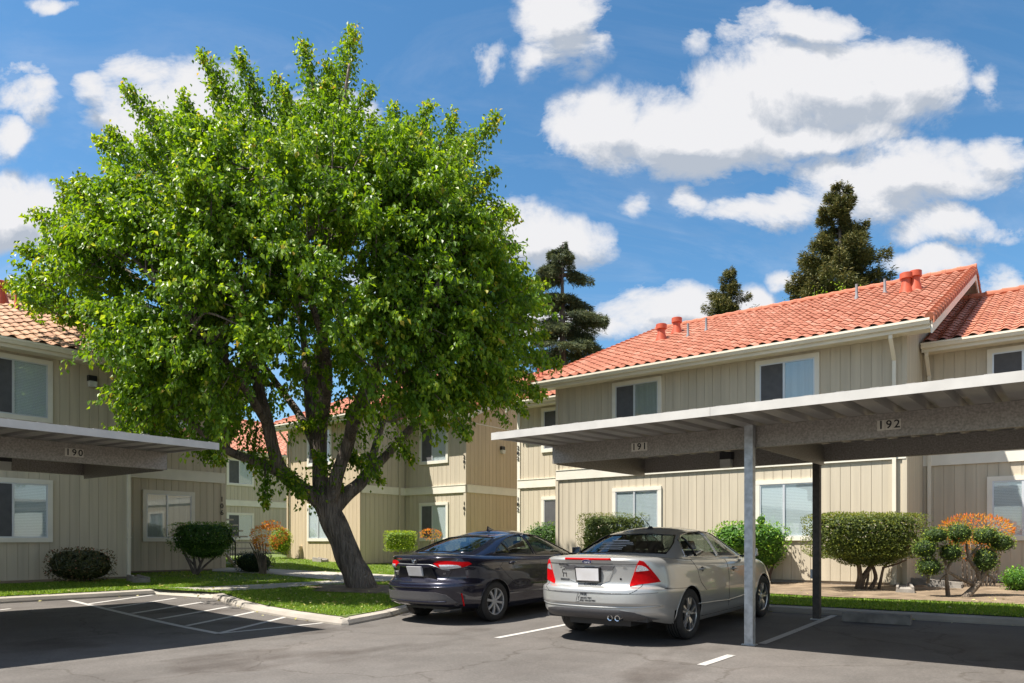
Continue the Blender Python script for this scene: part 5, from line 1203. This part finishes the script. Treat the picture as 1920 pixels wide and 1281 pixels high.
def make_car(P, loc, label, name='parked_car', pitch=0.0):
    root = thing(name, label, 'car', loc, 'cars parked side by side', rot=(pitch,0,0), local=True)
    bpy.context.view_layer.update()
    c = Car(P, root); L, W, R = P['L'], P['W'], P['R']; ya, yb = P['axles']; Ra = R+.035
    # side glass polygons (y,z) from the photographed outlines
    def toside(pts): 
        o = []
        for u,v in pts:
            h = c.hit(u,v,c.bvg) or c.hit(u,v)
            if h is not None: o.append((h.y,h.z))
        return o
    sw = [[(p[0],p[1]) for p in w_] for w_ in P['side']]
    ws = P['wind']; rg = P['rearglass']
    ex = Vector((1,0,0)); ey = Vector((0,1,0)); ez = Vector((0,0,1))
    def test(cn):
        if abs(cn[0]) > .42:
            for w_ in sw:
                if pip(w_, cn[1], cn[2]): return True
        if cn[1] < P['rgmax'] and pip(rg, cn[0], cn[2]): return True
        if cn[1] > P['wmin'] and pip(ws, cn[0], cn[2]): return True
        return False
    Fg, _ = c.cut(c.ghV, c.ghF, test)
    # wheel arches
    def inarch(cn): return abs(cn[0]) > .5 and any(math.hypot(cn[1]-y, cn[2]-R) < Ra-.004 for y in (ya, yb))
    Fl, _ = c.cut(c.lowV, c.lowF, inarch)
    V = c.lowV.copy(); used = np.unique(Fl)
    for i in used:
        if abs(V[i,0]) > .5:
            for y in (ya, yb):
                dy, dz = V[i,1]-y, V[i,2]-R; r = math.hypot(dy,dz)
                if r < Ra and r > 1e-3: V[i,1] = y+dy/r*Ra; V[i,2] = R+dz/r*Ra
    # drop faces of the lower body that lie under the greenhouse (open cabin)
    gb = c.ghV[:len(c.ghV)//47 if False else 1]
    def undercabin(cn): return cn[1] > P['gh'][0][2]+.28 and cn[1] < P['gh'][0][3]-.30 and abs(cn[0]) < P['gh'][0][1]-.06 and cn[2] > c.zt(cn[1])-.08
    Fl2 = np.array([f for f in Fl if not undercabin(V[f].mean(0))])
    VV = np.concatenate([V, c.ghV]); FF = np.concatenate([Fl2, Fg+len(V)])
    body = np_mesh('body', VV, FF, M[P['paint']], root, smooth=True, off=Vector((0,0,0)))
    body.data.set_sharp_from_angle(angle=math.radians(28))
    # arches: lip and inner well
    for y in (ya, yb):
        for sd in (1,-1):
            pts = []
            for k in range(41):
                a = math.radians(-25+230*k/40); yy, zz_ = y+math.cos(a)*(Ra+.004), R+math.sin(a)*(Ra+.004)
                if zz_ < c.zb(yy)+.01: continue
                h = c.bvl.ray_cast(Vector((sd*2,yy,zz_)), Vector((-sd,0,0)))
                if h[0] is not None and abs(h[0].x) > .5: pts.append(h[0]-Vector((sd*.004,0,0)))
            if len(pts) > 3: m = MB(); m.tube(pts, .008, 6); m.build('arch_lip', M[P['paint']], root, smooth=True)
            m = MB(); rr = []
            for k in range(25):
                a = math.radians(-10+200*k/24); ca, sa = math.cos(a), math.sin(a)
                xo = W/2*.93
                for x in (.45, xo): rr.append((sd*x, y+ca*(Ra+.012), R+sa*(Ra+.012)))
            m.add(rr, [(2*k,2*k+1,2*k+3,2*k+2) for k in range(24)]); m.add([(sd*.47,y-Ra-.02,.15),(sd*.47,y+Ra+.02,.15),(sd*.47,y+Ra+.02,R+Ra),(sd*.47,y-Ra-.02,R+Ra)], [(0,1,2,3)])
            m.build('wheel_well', M['dark'], root)
    m = MB(); m.box(-W/2*.86, W/2*.86, ya+Ra+.02, yb-Ra-.02, .22, .30); m.box(-.45,.45, .35, L-.4, .22, .34); m.box(-W/2*.8,W/2*.8,.25,ya-Ra-.03,.30,.36); m.build('underbody', M['dark'], root)
    # cabin
    zf = .34; m = MB(); cb0, cb1 = P['cabin']
    m.box(-W/2*.84,W/2*.84, cb0, cb1, zf, zf+.03); zs = float(c.zt(cb0+.3))
    m.box(-.66,.66, P['gh'][0][2]+.12, cb0+.28, zs-.06, zs-.03); m.box(-.64,.64, cb1-.5, cb1-.1, .80, float(c.zt(cb1-.3))-.03); 
    for sd in (1,-1): m.box(min(sd*W/2*.84,sd*W/2*.86), max(sd*W/2*.84,sd*W/2*.86), cb0, cb1, zf, float(c.zt((cb0+cb1)/2))-.10)
    m.build('interior', M['interior'], root)
    def seat(x, y, w_, name='seat', hs=-.04):
        m = MB(); m.box(x-w_/2,x+w_/2,y,y+.5,.45,.60)
        m.hexa([(x-w_/2,y-.02,.58),(x+w_/2,y-.02,.58),(x+w_/2,y+.13,.58),(x-w_/2,y+.13,.58),(x-w_/2*.85,y-.16,1.10),(x+w_/2*.85,y-.16,1.10),(x+w_/2*.85,y-.06,1.10),(x-w_/2*.85,y-.06,1.10)])
        st_ = m.build(name, M['interior'], root); m = MB(); n_ = max(1, int(w_/.45))
        for k in range(n_):
            xx = x+(k-(n_-1)/2)*.45; m.hexa([(xx-.11,y-.17,1.12),(xx+.11,y-.17,1.12),(xx+.13,y-.08,1.12),(xx-.13,y-.08,1.12),(xx-.09,y-.18,1.24),(xx+.09,y-.18,1.24),(xx+.10,y-.11,1.24),(xx-.10,y-.11,1.24)])
        hr = m.build('headrest', M['interior'], st_); bv_ = hr.modifiers.new('b','BEVEL'); bv_.width=.02; bv_.segments=2
    seat(-.36, cb0+1.35, .50); seat(.36, cb0+1.35, .50); seat(0, cb0+.62, 1.25, 'rear_bench')
    m = MB(); m.lathe([(.17,-.012),(.185,0),(.17,.012)], (-.36, cb1-.62, .93), 'y', 20, closed=True); m.build('steering_wheel', M['dark'], root)
    # glass
    for k, w_ in enumerate(sw):
        cen = Vector((sum(p[0] for p in w_)/len(w_), sum(p[1] for p in w_)/len(w_))); wb = [tuple(cen+(Vector(p)-cen)*1.03) for p in w_]
        for sd in (1,-1):
            gl = c.patch(w_, (sd*1.5,0,0), (ey, ez), (-sd,0,0), 'side_window', M['cglass'], bv=c.bvg, lift=-.006, skirt=0, step=.05)
            c.line([(sd*1.5,p[0],p[1]) for p in wb], 'window_trim', M[P['trim']], gl, r=.009, proj=(-sd,0,0), bv=c.bvg, closed=True, n=5)
    gl = c.patch(rg, (0,-1,0), (ex, ez), (0,1,0), 'rear_window', M['cglass2'], bv=c.bvg, lift=-.004, skirt=0, step=.07)
    c.line([(p[0],-1,p[1]) for p in rg], 'window_seal', M['gloss'], gl, r=.010, proj=(0,1,0), bv=c.bvg, closed=True, n=8)
    gl = c.patch(ws, (0,7,0), (ex, ez), (0,-1,0), 'windscreen', M['cglass'], bv=c.bvg, lift=-.004, skirt=0, step=.08)
    if gl: c.line([(p[0],7,p[1]) for p in ws], 'window_seal', M['gloss'], gl, r=.012, proj=(0,-1,0), bv=c.bvg, closed=True, n=8)
    c.wheels((ya,yb), R, P['tw'], P['rim'], P['style'], P['xo'])
    return c
def diag_poly(c, pts):
    """photo outline -> polygon in the plane seen from the rear right corner"""
    o = []
    for u,v in pts:
        h = c.hit(u,v,c.bvl) or c.hit(u,v)
        if h is not None: o.append(((h.x+h.y)/math.sqrt(2), h.z))
    return o
DA = (Vector((1,1,0))/math.sqrt(2), Vector((0,0,1))); DD = Vector((-1,1,0))/math.sqrt(2)
def lens(c, pts, name, m, parent=None, lift=.006, step=.03):
    p = diag_poly(c, pts); r = []
    for mir in (False, True):
        o = c.patch(p, Vector((1,-1,0))*1.0, DA, DD, name, m, parent[1 if mir else 0] if parent else None, lift=lift, bv=c.bvl, mirror=mir, step=step); r.append(o)
    return r
def seam(c, pts, name='panel_gap', r=.0035, both=True, m='gloss'):
    P = []
    for u,v in pts:
        h = c.hit(u,v,c.bvl)
        if h is not None: P.append(h)
    for mir in ((False, True) if both else (False,)): c.line(P, name, M[m], r=r, bv=c.bvl, mirror=mir, n=6)
def handle(c, u, v, L_=.17, m=None):
    h = c.hit(u, v, c.bvl)
    if h is None: return
    for sd in (1,-1):
        x = abs(h.x)+.018; mb = MB(); mb.tube([(sd*(x-.02),h.y-L_/2,h.z),(sd*(x+.012),h.y-L_/2+.03,h.z+.002),(sd*(x+.016),h.y,h.z+.004),(sd*(x+.012),h.y+L_/2-.03,h.z+.004),(sd*(x-.02),h.y+L_/2,h.z+.004)], [.010,.014,.015,.014,.010], 8)
        o = mb.build('door_handle', M[m or c.P['paint']], c.root, smooth=True)
        mb = MB(); mb.lathe([(0,.004*sd),(.035,.004*sd),(.035,-.01*sd)], (sd*(x-.016),h.y,h.z-.006), 'x', 14); mb.build('recess', M['dark'], o)
def mirror_part(c, y, z):
    for sd in (1,-1):
        x = c.P['W']/2; mb = MB()
        prof = [(.0,-.0),(.05,.0),(.085,.02),(.09,.06),(.07,.10),(0,.115)]
        mb.hexa([(sd*(x-.02),y-.03,z-.055),(sd*(x+.17),y-.05,z-.05),(sd*(x+.15),y+.07,z-.045),(sd*(x-.02),y+.07,z-.055),(sd*(x-.02),y-.03,z+.07),(sd*(x+.16),y-.05,z+.085),(sd*(x+.13),y+.06,z+.07),(sd*(x-.02),y+.06,z+.06)])
        o = mb.build('mirror', M[c.P['paint']], c.root); b = o.modifiers.new('b','BEVEL'); b.width=.03; b.segments=4
        mb = MB(); mb.box(min(sd*(x-.005),sd*(x+.15)),max(sd*(x-.005),sd*(x+.15)), y-.056,y-.052, z-.04,z+.07); mb.build('mirror_glass', M['chrome'], o)
        mb = MB(); mb.box(min(sd*(x-.12),sd*(x)),max(sd*(x-.12),sd*(x)), y,y+.06,z-.06,z-.03); mb.build('mirror_arm', M['gloss'], o)
def rear_text(c, txt, size, x, z, m, name='badge', spacing=1.1, shear=0, scale=(1,1), ext=.002):
    h = c.bvh.ray_cast(Vector((x,-2,z)), Vector((0,1,0)))
    n = h[1] if h[1].y < 0 else -h[1]; up = Vector((0,0,1)); n2 = n.normalized(); t = up.cross(n2).normalized()*1.0
    t = Vector((0,0,1)).cross(n2).normalized(); upv = n2.cross(t)
    mm = Matrix.Identity(4); p = h[0]+n2*.004
    for i in range(3): mm[i][0]=t[i]; mm[i][1]=upv[i]; mm[i][2]=n2[i]; mm[i][3]=p[i]
    return text_obj(txt, size, m, c.root, mm, name, ext, spacing, shear=shear, scale=scale), mm
def rear_disc(c, x, z, rx, rz, name, m, lift=.006, parent=None, thick=.006):
    h = c.bvh.ray_cast(Vector((x,-2,z)), Vector((0,1,0))); y = h[0].y-lift; n = h[1] if h[1].y < 0 else -h[1]; tl = n.z/abs(n.y)
    mb = MB(); N = 28; P = [(x+rx*math.cos(2*math.pi*k/N), y+tl*0+rz*math.sin(2*math.pi*k/N)*tl*1.0, z+rz*math.sin(2*math.pi*k/N)) for k in range(N)]
    mb.extr(P, (0,thick,0)); return mb.build(name, m, parent or c.root), y, tl
# ---- silver saloon ---------------------------------------------------------------
PS = dict(L=4.84, W=1.834, R=.329, axles=(1.10,3.83), paint='silver', trim='chrome', xo=.905, tw=.225, rim=.222, Cr=.80, Cf=1.0, n=(3.3,2.7), crown=.035, rcrown=.055,
  zt=([0,.12,.3,.7,1.2,2.0,3.0,3.6,3.9,4.3,4.6,4.84],[1.075,1.09,1.085,1.065,1.035,1.0,.965,.945,.915,.84,.75,.66]),
  zb=([0,.3,.65,.95,1.5,3.3,3.9,4.5,4.84],[.33,.31,.25,.22,.20,.20,.20,.22,.28]),
  rows=[(0,.90,.16,.16),(.06,.935,.06,.08),(.14,.965,.022,.03),(.22,.975,.025,.02),(.27,.985,.0,.0),(.42,.998,.006,.0),(.50,1.0,.02,.02),(.545,.998,.10,.05),(.60,.995,.115,.07),(.80,.975,.10,.15),(.90,.955,.085,.22),(.955,.925,.07,.28),(.985,.89,.085,.33),(1,.85,.12,.38)],
  gh=[(0,.800,.56,3.98),(.2,.775,.70,3.72),(.5,.715,.98,3.34),(.75,.655,1.22,3.02),(.9,.600,1.40,2.84),(.97,.545,1.55,2.72),(1,.50,1.64,2.64)],
  roof=([.5,1.4,1.9,2.5,3.0,4.0],[1.36,1.375,1.392,1.39,1.365,1.30]), rgmax=1.66, wmin=2.65, cabin=(1.0,3.75),
  side=[[(1.235,1.06),(1.27,1.16),(1.38,1.27),(1.56,1.335),(1.80,1.365),(2.10,1.372),(2.185,1.20),(2.25,1.025),(1.75,1.04)],[(2.19,1.37),(2.45,1.36),(2.72,1.32),(2.98,1.215),(3.20,1.09),(3.33,.995),(2.9,1.0),(2.335,1.02),(2.27,1.20)]],
  rearglass=[(-.66,1.105),(0,1.125),(.66,1.105),(.60,1.24),(.52,1.335),(0,1.355),(-.52,1.335),(-.60,1.24)],
  wind=[(-.68,1.02),(.68,1.02),(.57,1.28),(.52,1.33),(-.52,1.33),(-.57,1.28)],
  style=dict(m='rim', n=5, split=(-.20,.20), w=(.020,.017), ph=.15))
gs0, gs1 = G(-4.87,8.86), G(-4.87,11.59); pit = math.atan((gs1-gs0)/2.73)
S = make_car(PS, (-4.87, 7.76, gs0-1.10*math.tan(pit)), 'silver saloon car with red tail lights parked under the right carport', pitch=pit)
rl = lens(S, [(1198.7,1051),(1207,1053),(1220,1067),(1231,1080),(1238.7,1091),(1200,1096),(1181,1100),(1187,1080),(1195,1057)], 'tail_light', M['red'])
lens(S, [(1195.6,1060),(1202.8,1060.4),(1210,1063.5),(1217,1069.6),(1204,1071),(1191.6,1072)], 'reversing_lens', M['clear'], rl, lift=.010, step=.02)
seam(S, [(1293,1049),(1302,1058),(1308,1067),(1311,1080),(1315,1092),(1325,1106)]); seam(S, [(1357.5,1048.5),(1364,1060),(1366.5,1072),(1367,1100),(1366,1135)]); seam(S, [(1246,1104),(1280,1103),(1289,1102)])
handle(S, 1317, 1066.5); handle(S, 1375, 1065.5); mirror_part(S, 3.10, 1.04)
YR = Vector((0,-1,0))
def rz(c, x, z): h = c.bvl.ray_cast(Vector((x,-2,z)), Vector((0,1,0))); return h[0].y
# boot lid gap, recess, plate
c = S
c.line([(.735,-1,.99),(.72,-1,.86),(.66,-1,.70),(.58,-1,.655),(-.58,-1,.655),(-.66,-1,.70),(-.72,-1,.86),(-.735,-1,.99)], 'boot_gap', M['gloss'], r=.0035, proj=(0,1,0), bv=c.bvl, n=10)
c.line([(-.72,-1,1.005),(.72,-1,1.005)], 'spoiler_crease', M['dark'], r=.005, proj=(0,1,0), bv=c.bvl, n=20)
c.line([(-.84,-1,.66),(-.3,-1,.645),(.3,-1,.645),(.84,-1,.66)], 'bumper_gap', M['grey_trim'], r=.004, proj=(0,1,0), bv=c.bvl, n=12)
def box_on_rear(c, pts, name, m, lift=.012, back=.02, parent=None, bev=.004):
    y = [c.bvl.ray_cast(Vector((x,-2,z)), Vector((0,1,0)))[0].y for x,z in pts]
    mb = MB(); mb.v = []; n = len(pts); vs = [(x,yy-lift,z) for (x,z),yy in zip(pts,y)]+[(x,yy+back,z) for (x,z),yy in zip(pts,y)]
    mb.add(vs, [tuple(range(n)), tuple(range(n,2*n))[::-1]]+[(i,i+n,(i+1)%n+n,(i+1)%n) for i in range(n)]); o = mb.build(name, m, parent or c.root)
    if bev: b = o.modifiers.new('b','BEVEL'); b.width = bev; b.segments = 2
    return o
box_on_rear(c, [(-.37,.965),(.37,.965),(.29,.80),(.20,.765),(-.20,.765),(-.29,.80)], 'plate_recess', M['silver'], .006, bev=.003)
box_on_rear(c, [(-.375,.985),(.375,.985),(.345,.935),(-.345,.935)], 'recess_shade_lip', M['grey_trim'], .014, bev=.002)
pf = box_on_rear(c, [(-.185,.965),(.185,.965),(.175,.775),(-.175,.775)], 'plate_frame', M['gloss'], .035)
box_on_rear(c, [(-.165,.95),(.165,.95),(.158,.80),(-.158,.80)], 'plate', M['plate_blank'], .039, parent=pf, bev=0)
box_on_rear(c, [(-.165,.80),(.165,.80),(.165,.789),(-.165,.789)], 'frame_trim', M['chrome'], .041, parent=pf, bev=0)
c.line([(-.33,-1,1.064),(.33,-1,1.064)], 'third_brake_light', M['red'], r=.015, proj=(0,1,0), bv=c.bvl, n=16, seg=8)
em, y_, tl_ = rear_disc(c, 0, 1.030, .075, .030, 'emblem', M['chrome'], .016, thick=.012); e2, _, _ = rear_disc(c, 0, 1.030, .069, .025, 'emblem_field', M['blue_emblem'], .018, em, .003)
def flat_text(c, txt, size, x, y, z, m, parent, shear=0, sp=1.0, scale=(1,1), name='lettering', tilt=0.0):
    mm = Matrix.Translation((x,y,z)) @ Matrix.Rotation(math.pi/2+tilt, 4, 'X'); return text_obj(txt, size, m, parent, mm, name, .001, sp, shear=shear, scale=scale)
flat_text(c, 'Ford', .042, 0, y_-.0035, 1.030, M['sticker'], em, shear=.35)
def rx(u,v): h = c.hit(u,v,c.bvl); return (h.x, h.z)
rear_text(c, 'FUSION', .034, *rx(1057,1059), M['gloss'], spacing=1.15, scale=(1.25,1)); rear_text(c, 'SEL', .028, *rx(1171,1063), M['chrome'], spacing=1.1, scale=(1.2,1))
rear_text(c, 'Gypsy', .085, *rx(1107,1095), M['ink'], 'boot_script', .9, shear=.3, ext=.001)
# bumper sticker: warning triangle and three lines
bx_, bz_ = rx(1094,1114); rear_text(c, 'FREE', .042, bx_, bz_, M['ink'], 'bumper_sticker'); bx_, bz_ = rx(1099,1121); rear_text(c, 'BRAKE TEST', .026, bx_, bz_, M['ink'], 'bumper_sticker'); bx_, bz_ = rx(1102,1126); rear_text(c, 'FOR TAILGATERS', .026, bx_, bz_, M['ink'], 'bumper_sticker')
q0, q1, q2 = rx(1083.5,1110.5), rx(1080,1129), rx(1090,1125.5)
c.line([(q[0],-1,q[1]) for q in (q0,q1,q2)], 'bumper_sticker', M['ink'], r=.003, proj=(0,1,0), bv=c.bvl, closed=True, n=3); bx_, bz_ = rx(1084.5,1121); rear_text(c, '!', .06, bx_, bz_, M['ink'], 'bumper_sticker')
sx, sz = rx(1059,1074)
def stroke(a0,b0,a1,b1,r): c.line([(sx+a0,-1,sz+b0),(sx+a1,-1,sz+b1)], 'boot_sticker', M['ink'], r=r, proj=(0,1,0), bv=c.bvl, n=3)
for q in ((-.07,.062,-.035,.074),(-.02,.078,.02,.078),(.035,.074,.07,.062)): stroke(*q, .003)
for q in ((-.075,-.075,.075,-.075),(-.07,-.09,.07,-.09)): stroke(*q, .005)
for q in ((-.03,.045,.03,.045),(-.035,.045,-.035,.0),(.035,.045,.035,.0),(-.03,.0,.03,.0),(-.02,.0,-.03,-.05),(.02,.0,.03,-.05),(-.01,.055,.01,.055)): stroke(*q, .005)
rear_disc(c, *rx(1164,1086), .014, .014, 'boot_lock', M['gloss'], .003)
# rear window decal lines (illegible in the photograph)
for k, (a,b) in enumerate(((-.28,-.02),(-.42,.06),(-.40,.10),(-.38,.02),(-.36,.0),(-.34,.02))):
    z = 1.265-.021*k; h0 = c.bvg.ray_cast(Vector(((a+b)/2,-2,z)), Vector((0,1,0)))
    if h0[0] is not None: c.line([(a,-1,z),(b,-1,z)], 'window_decal', M['sticker'], r=.004 if k else .008, proj=(0,1,0), bv=c.bvg, lift=.004, n=5)
# exhausts, lower valance
c.patch([(-.70,.335),(-.62,.43),(-.45,.455),(.45,.455),(.62,.43),(.80,.335)], (0,-1,0), (Vector((1,0,0)),Vector((0,0,1))), (0,1,0), 'rear_valance', M['grey_trim'], bv=c.bvl, lift=.012, step=.03)
c.line([(-.86,-1,.50),(-.6,-1,.485),(0,-1,.478),(.6,-1,.485),(.86,-1,.50)], 'bumper_crease', M['silver'], r=.012, proj=(0,1,0), bv=c.bvl, n=8)
for x in (.33,.43):
    m = MB(); m.lathe([(.026,.05),(.036,.045),(.038,.05),(.038,.22),(.026,.22)], (x,0,.355), 'y', 16, closed=True); ep = m.build('exhaust_pipe', M['chrome'], c.root, smooth=True, auto=40); m = MB(); m.lathe([(0,.10),(.03,.10)], (x,0,.355), 'y', 14); m.build('bore', M['ink'], ep)
# side creases and sill
c.line([(.95,1.35,.44),(.95,2.4,.40),(.95,3.4,.44)], 'door_crease', M['silver'], r=.010, proj=(-1,0,0), bv=c.bvl, n=14); c.line([(.95,1.52,.26),(.95,2.4,.255),(.95,3.42,.26)], 'sill_gap', M['dark'], r=.005, proj=(-1,0,0), bv=c.bvl, n=14)
m = MB(); rzv = S.bvg.ray_cast(Vector((0,1.78,3)), Vector((0,0,-1)))[0].z
m.lathe([(0,.03),(.02,.028),(.05,.0),(0,-.01)], (0,1.78,rzv), 'z', 12); m.tube([(0,1.78,rzv+.02),(-.10,1.66,rzv+.20)], [.006,.0025], 6); m.build('aerial', M['gloss'], c.root, smooth=True)
for w_ in ((1.58,1.05,1.50,1.31),): 
    for sd in (1,-1): c.line([(sd*1.5,w_[0],w_[1]),(sd*1.5,w_[2],w_[3])], 'quarter_window_bar', M['gloss'], r=.014, proj=(-sd,0,0), bv=c.bvg, n=5)
for sd in (1,-1):
    c.patch([(sd*.50,.66),(sd*.86,.70),(sd*.84,.84),(sd*.60,.80)], (0,7,0), (Vector((1,0,0)),Vector((0,0,1))), (0,-1,0), 'headlight', M['clear'], bv=c.bvl, lift=.006, step=.04)
# ---- dark blue saloon ---------------------------------------------------------------
PB = dict(L=4.63, W=1.78, R=.317, axles=(.99,3.69), paint='navy', trim='gloss', xo=.875, tw=.205, rim=.212, Cr=.85, Cf=1.0, n=(3.0,2.6), crown=.03, rcrown=.055,
  zt=([0,.12,.35,.8,1.2,2.0,3.0,3.5,3.8,4.2,4.45,4.63],[1.03,1.055,1.06,1.045,1.03,.99,.955,.93,.90,.82,.73,.62]),
  zb=([0,.3,.6,.9,1.4,3.3,3.9,4.4,4.63],[.30,.27,.24,.21,.19,.19,.19,.21,.27]),
  rows=[(0,.90,.16,.16),(.05,.94,.05,.08),(.12,.97,.018,.03),(.20,.98,.012,.02),(.36,.995,.0,.0),(.46,1.0,.02,.01),(.52,.999,.085,.03),(.58,.995,.125,.05),(.72,.985,.115,.10),(.80,.975,.075,.14),(.84,.97,.085,.16),(.93,.945,.075,.22),(.975,.905,.045,.28),(1,.86,.07,.36)],
  gh=[(0,.790,.30,4.08),(.2,.765,.50,3.80),(.5,.705,.84,3.38),(.75,.645,1.14,3.02),(.9,.590,1.38,2.78),(.97,.535,1.54,2.64),(1,.49,1.64,2.56)],
  roof=([.5,1.5,2.0,2.5,3.0,4.0],[1.34,1.36,1.378,1.37,1.34,1.27]), rgmax=1.66, wmin=2.6, cabin=(1.05,3.6),
  side=[[(1.10,1.055),(1.24,1.145),(1.42,1.235),(1.62,1.30),(1.85,1.338),(2.00,1.345),(2.07,1.20),(2.14,1.02),(1.6,1.045)],[(2.085,1.345),(2.35,1.338),(2.66,1.30),(2.96,1.20),(3.26,1.06),(3.42,.985),(2.8,.995),(2.225,1.015),(2.155,1.20)]],
  rearglass=[(-.62,1.095),(0,1.11),(.62,1.095),(.57,1.22),(.49,1.315),(0,1.335),(-.49,1.315),(-.57,1.22)],
  wind=[(-.66,1.0),(.66,1.0),(.55,1.26),(.50,1.31),(-.50,1.31),(-.55,1.26)],
  style=dict(m='rim2', n=8, split=(0,), w=(.020,.027), ph=.2))
gb0, gb1 = G(-8.15,8.99), G(-8.15,11.69); pit2 = math.atan((gb1-gb0)/2.7)
K = make_car(PB, (-8.15, 8.0, gb0-.99*math.tan(pit2)), 'dark navy saloon car with slim red tail lights parked beside the grass island', pitch=pit2); c = K
def B(x, y): return (720+x/9.856, 1020+y/9.856)
tl = lens(K, [B(905,362),B(1000,312),B(1190,316),B(1370,330),B(1570,334),B(1625,372),B(1530,410),B(1440,436),B(1170,456),B(1050,454),B(965,402)], 'tail_light', M['red'])
lens(K, [B(1015,392),B(1180,388),B(1350,396),B(1415,412),B(1425,436),B(1170,462),B(1050,460)], 'reversing_lens', M['clear'], tl, lift=.010, step=.02)
seam(K, [(936,1040),(938,1062),(950,1075),(962,1088),(970,1096)]); seam(K, [(1006,1041),(1013,1055),(1018,1080),(1016,1110)])
def A5(x, y): return (700+x/5.053, 960+y/5.053)
handle(K, *A5(1320,478)); mirror_part(K, 3.22, 1.03)
c.line([(.70,-1,1.00),(.66,-1,.93),(.655,-1,.88),(.56,-1,.70),(.48,-1,.66),(-.48,-1,.66),(-.56,-1,.70),(-.655,-1,.88),(-.66,-1,.93),(-.70,-1,1.0)], 'boot_gap', M['ink'], r=.004, proj=(0,1,0), bv=c.bvl, n=10)
c.line([(-.70,-1,.935),(-.3,-1,.928),(.3,-1,.928),(.42,-1,.90),(.50,-1,.855),(.60,-1,.84)], 'chrome_strip', M['rim2'], r=.006, proj=(0,1,0), bv=c.bvl, n=10)
box_on_rear(c, [(-.33,.90),(.33,.90),(.42,.70),(-.42,.70)], 'plate_recess', M['gloss'], .004, bev=.002)
pb = box_on_rear(c, [(-.155,.895),(.155,.895),(.15,.745),(-.15,.745)], 'plate', M['plate_blank'], .03, bev=.003)
em, y_, tl_ = rear_disc(c, 0, .985, .062, .046, 'emblem', M['chrome'], .012, thick=.008); rear_disc(c, 0, .985, .052, .037, 'emblem_field', M['gloss'], .0135, em, .003)
m = MB()
def ring(rx, rz_, cz, r=.0045):
    m.tube([(rx*math.cos(2*math.pi*k/20), y_-.004, cz+rz_*math.sin(2*math.pi*k/20)) for k in range(21)], r, 5)
ring(.045,.014,.985+.012); ring(.017,.034,.985); m.build('emblem_ovals', M['chrome'], em)
rear_text(c, 'COROLLA', .030, -.54, .80, M['rim'], scale=(1.15,1)); rear_text(c, 'LE', .034, .52, .79, M['rim'], shear=.2, scale=(1.2,1))
c.patch([(-.84,.50),(-.5,.515),(0,.52),(.45,.515),(.60,.48),(.72,.36),(.60,.34),(0,.335),(-.60,.34),(-.80,.36)], (0,-1,0), (Vector((1,0,0)),Vector((0,0,1))), (0,1,0), 'rear_valance', M['grey_trim'], bv=c.bvl, lift=.012, step=.03)
c.line([(-.72,-1,.385),(-.5,-1,.37),(0,-1,.362),(.4,-1,.362),(.60,-1,.372)], 'valance_strip', M['navy'], r=.022, proj=(0,1,0), bv=c.bvl, n=8)
c.line([(-.88,-1,.60),(-.5,-1,.585),(0,-1,.58),(.5,-1,.585),(.88,-1,.60)], 'bumper_crease', M['navy'], r=.014, proj=(0,1,0), bv=c.bvl, n=8)
lens(K, [B(1418,912),B(1442,912),B(1492,1140),B(1466,1142)], 'side_reflector', M['red'], step=.02)
c.line([(.95,1.35,.44),(.95,2.4,.40),(.95,3.3,.44)], 'door_crease', M['navy'], r=.012, proj=(-1,0,0), bv=c.bvl, n=14)
rzv = K.bvg.ray_cast(Vector((0,1.95,3)), Vector((0,0,-1)))[0].z
m = MB(); m.hexa([(-.03,1.86,rzv-.01),(.03,1.86,rzv-.01),(.02,2.04,rzv-.01),(-.02,2.04,rzv-.01),(-.006,1.86,rzv+.07),(.006,1.86,rzv+.07),(.004,2.02,rzv+.005),(-.004,2.02,rzv+.005)]); m.build('roof_fin_aerial', M['navy'], c.root)
for sd in (1,-1):
    c.line([(sd*1.5,1.52,1.06),(sd*1.5,1.40,1.23)], 'quarter_window_bar', M['gloss'], r=.014, proj=(-sd,0,0), bv=c.bvg, n=5)
    c.patch([(sd*.50,.62),(sd*.84,.68),(sd*.82,.76),(sd*.55,.72)], (0,7,0), (Vector((1,0,0)),Vector((0,0,1))), (0,-1,0), 'headlight', M['clear'], bv=c.bvl, lift=.006, step=.04)
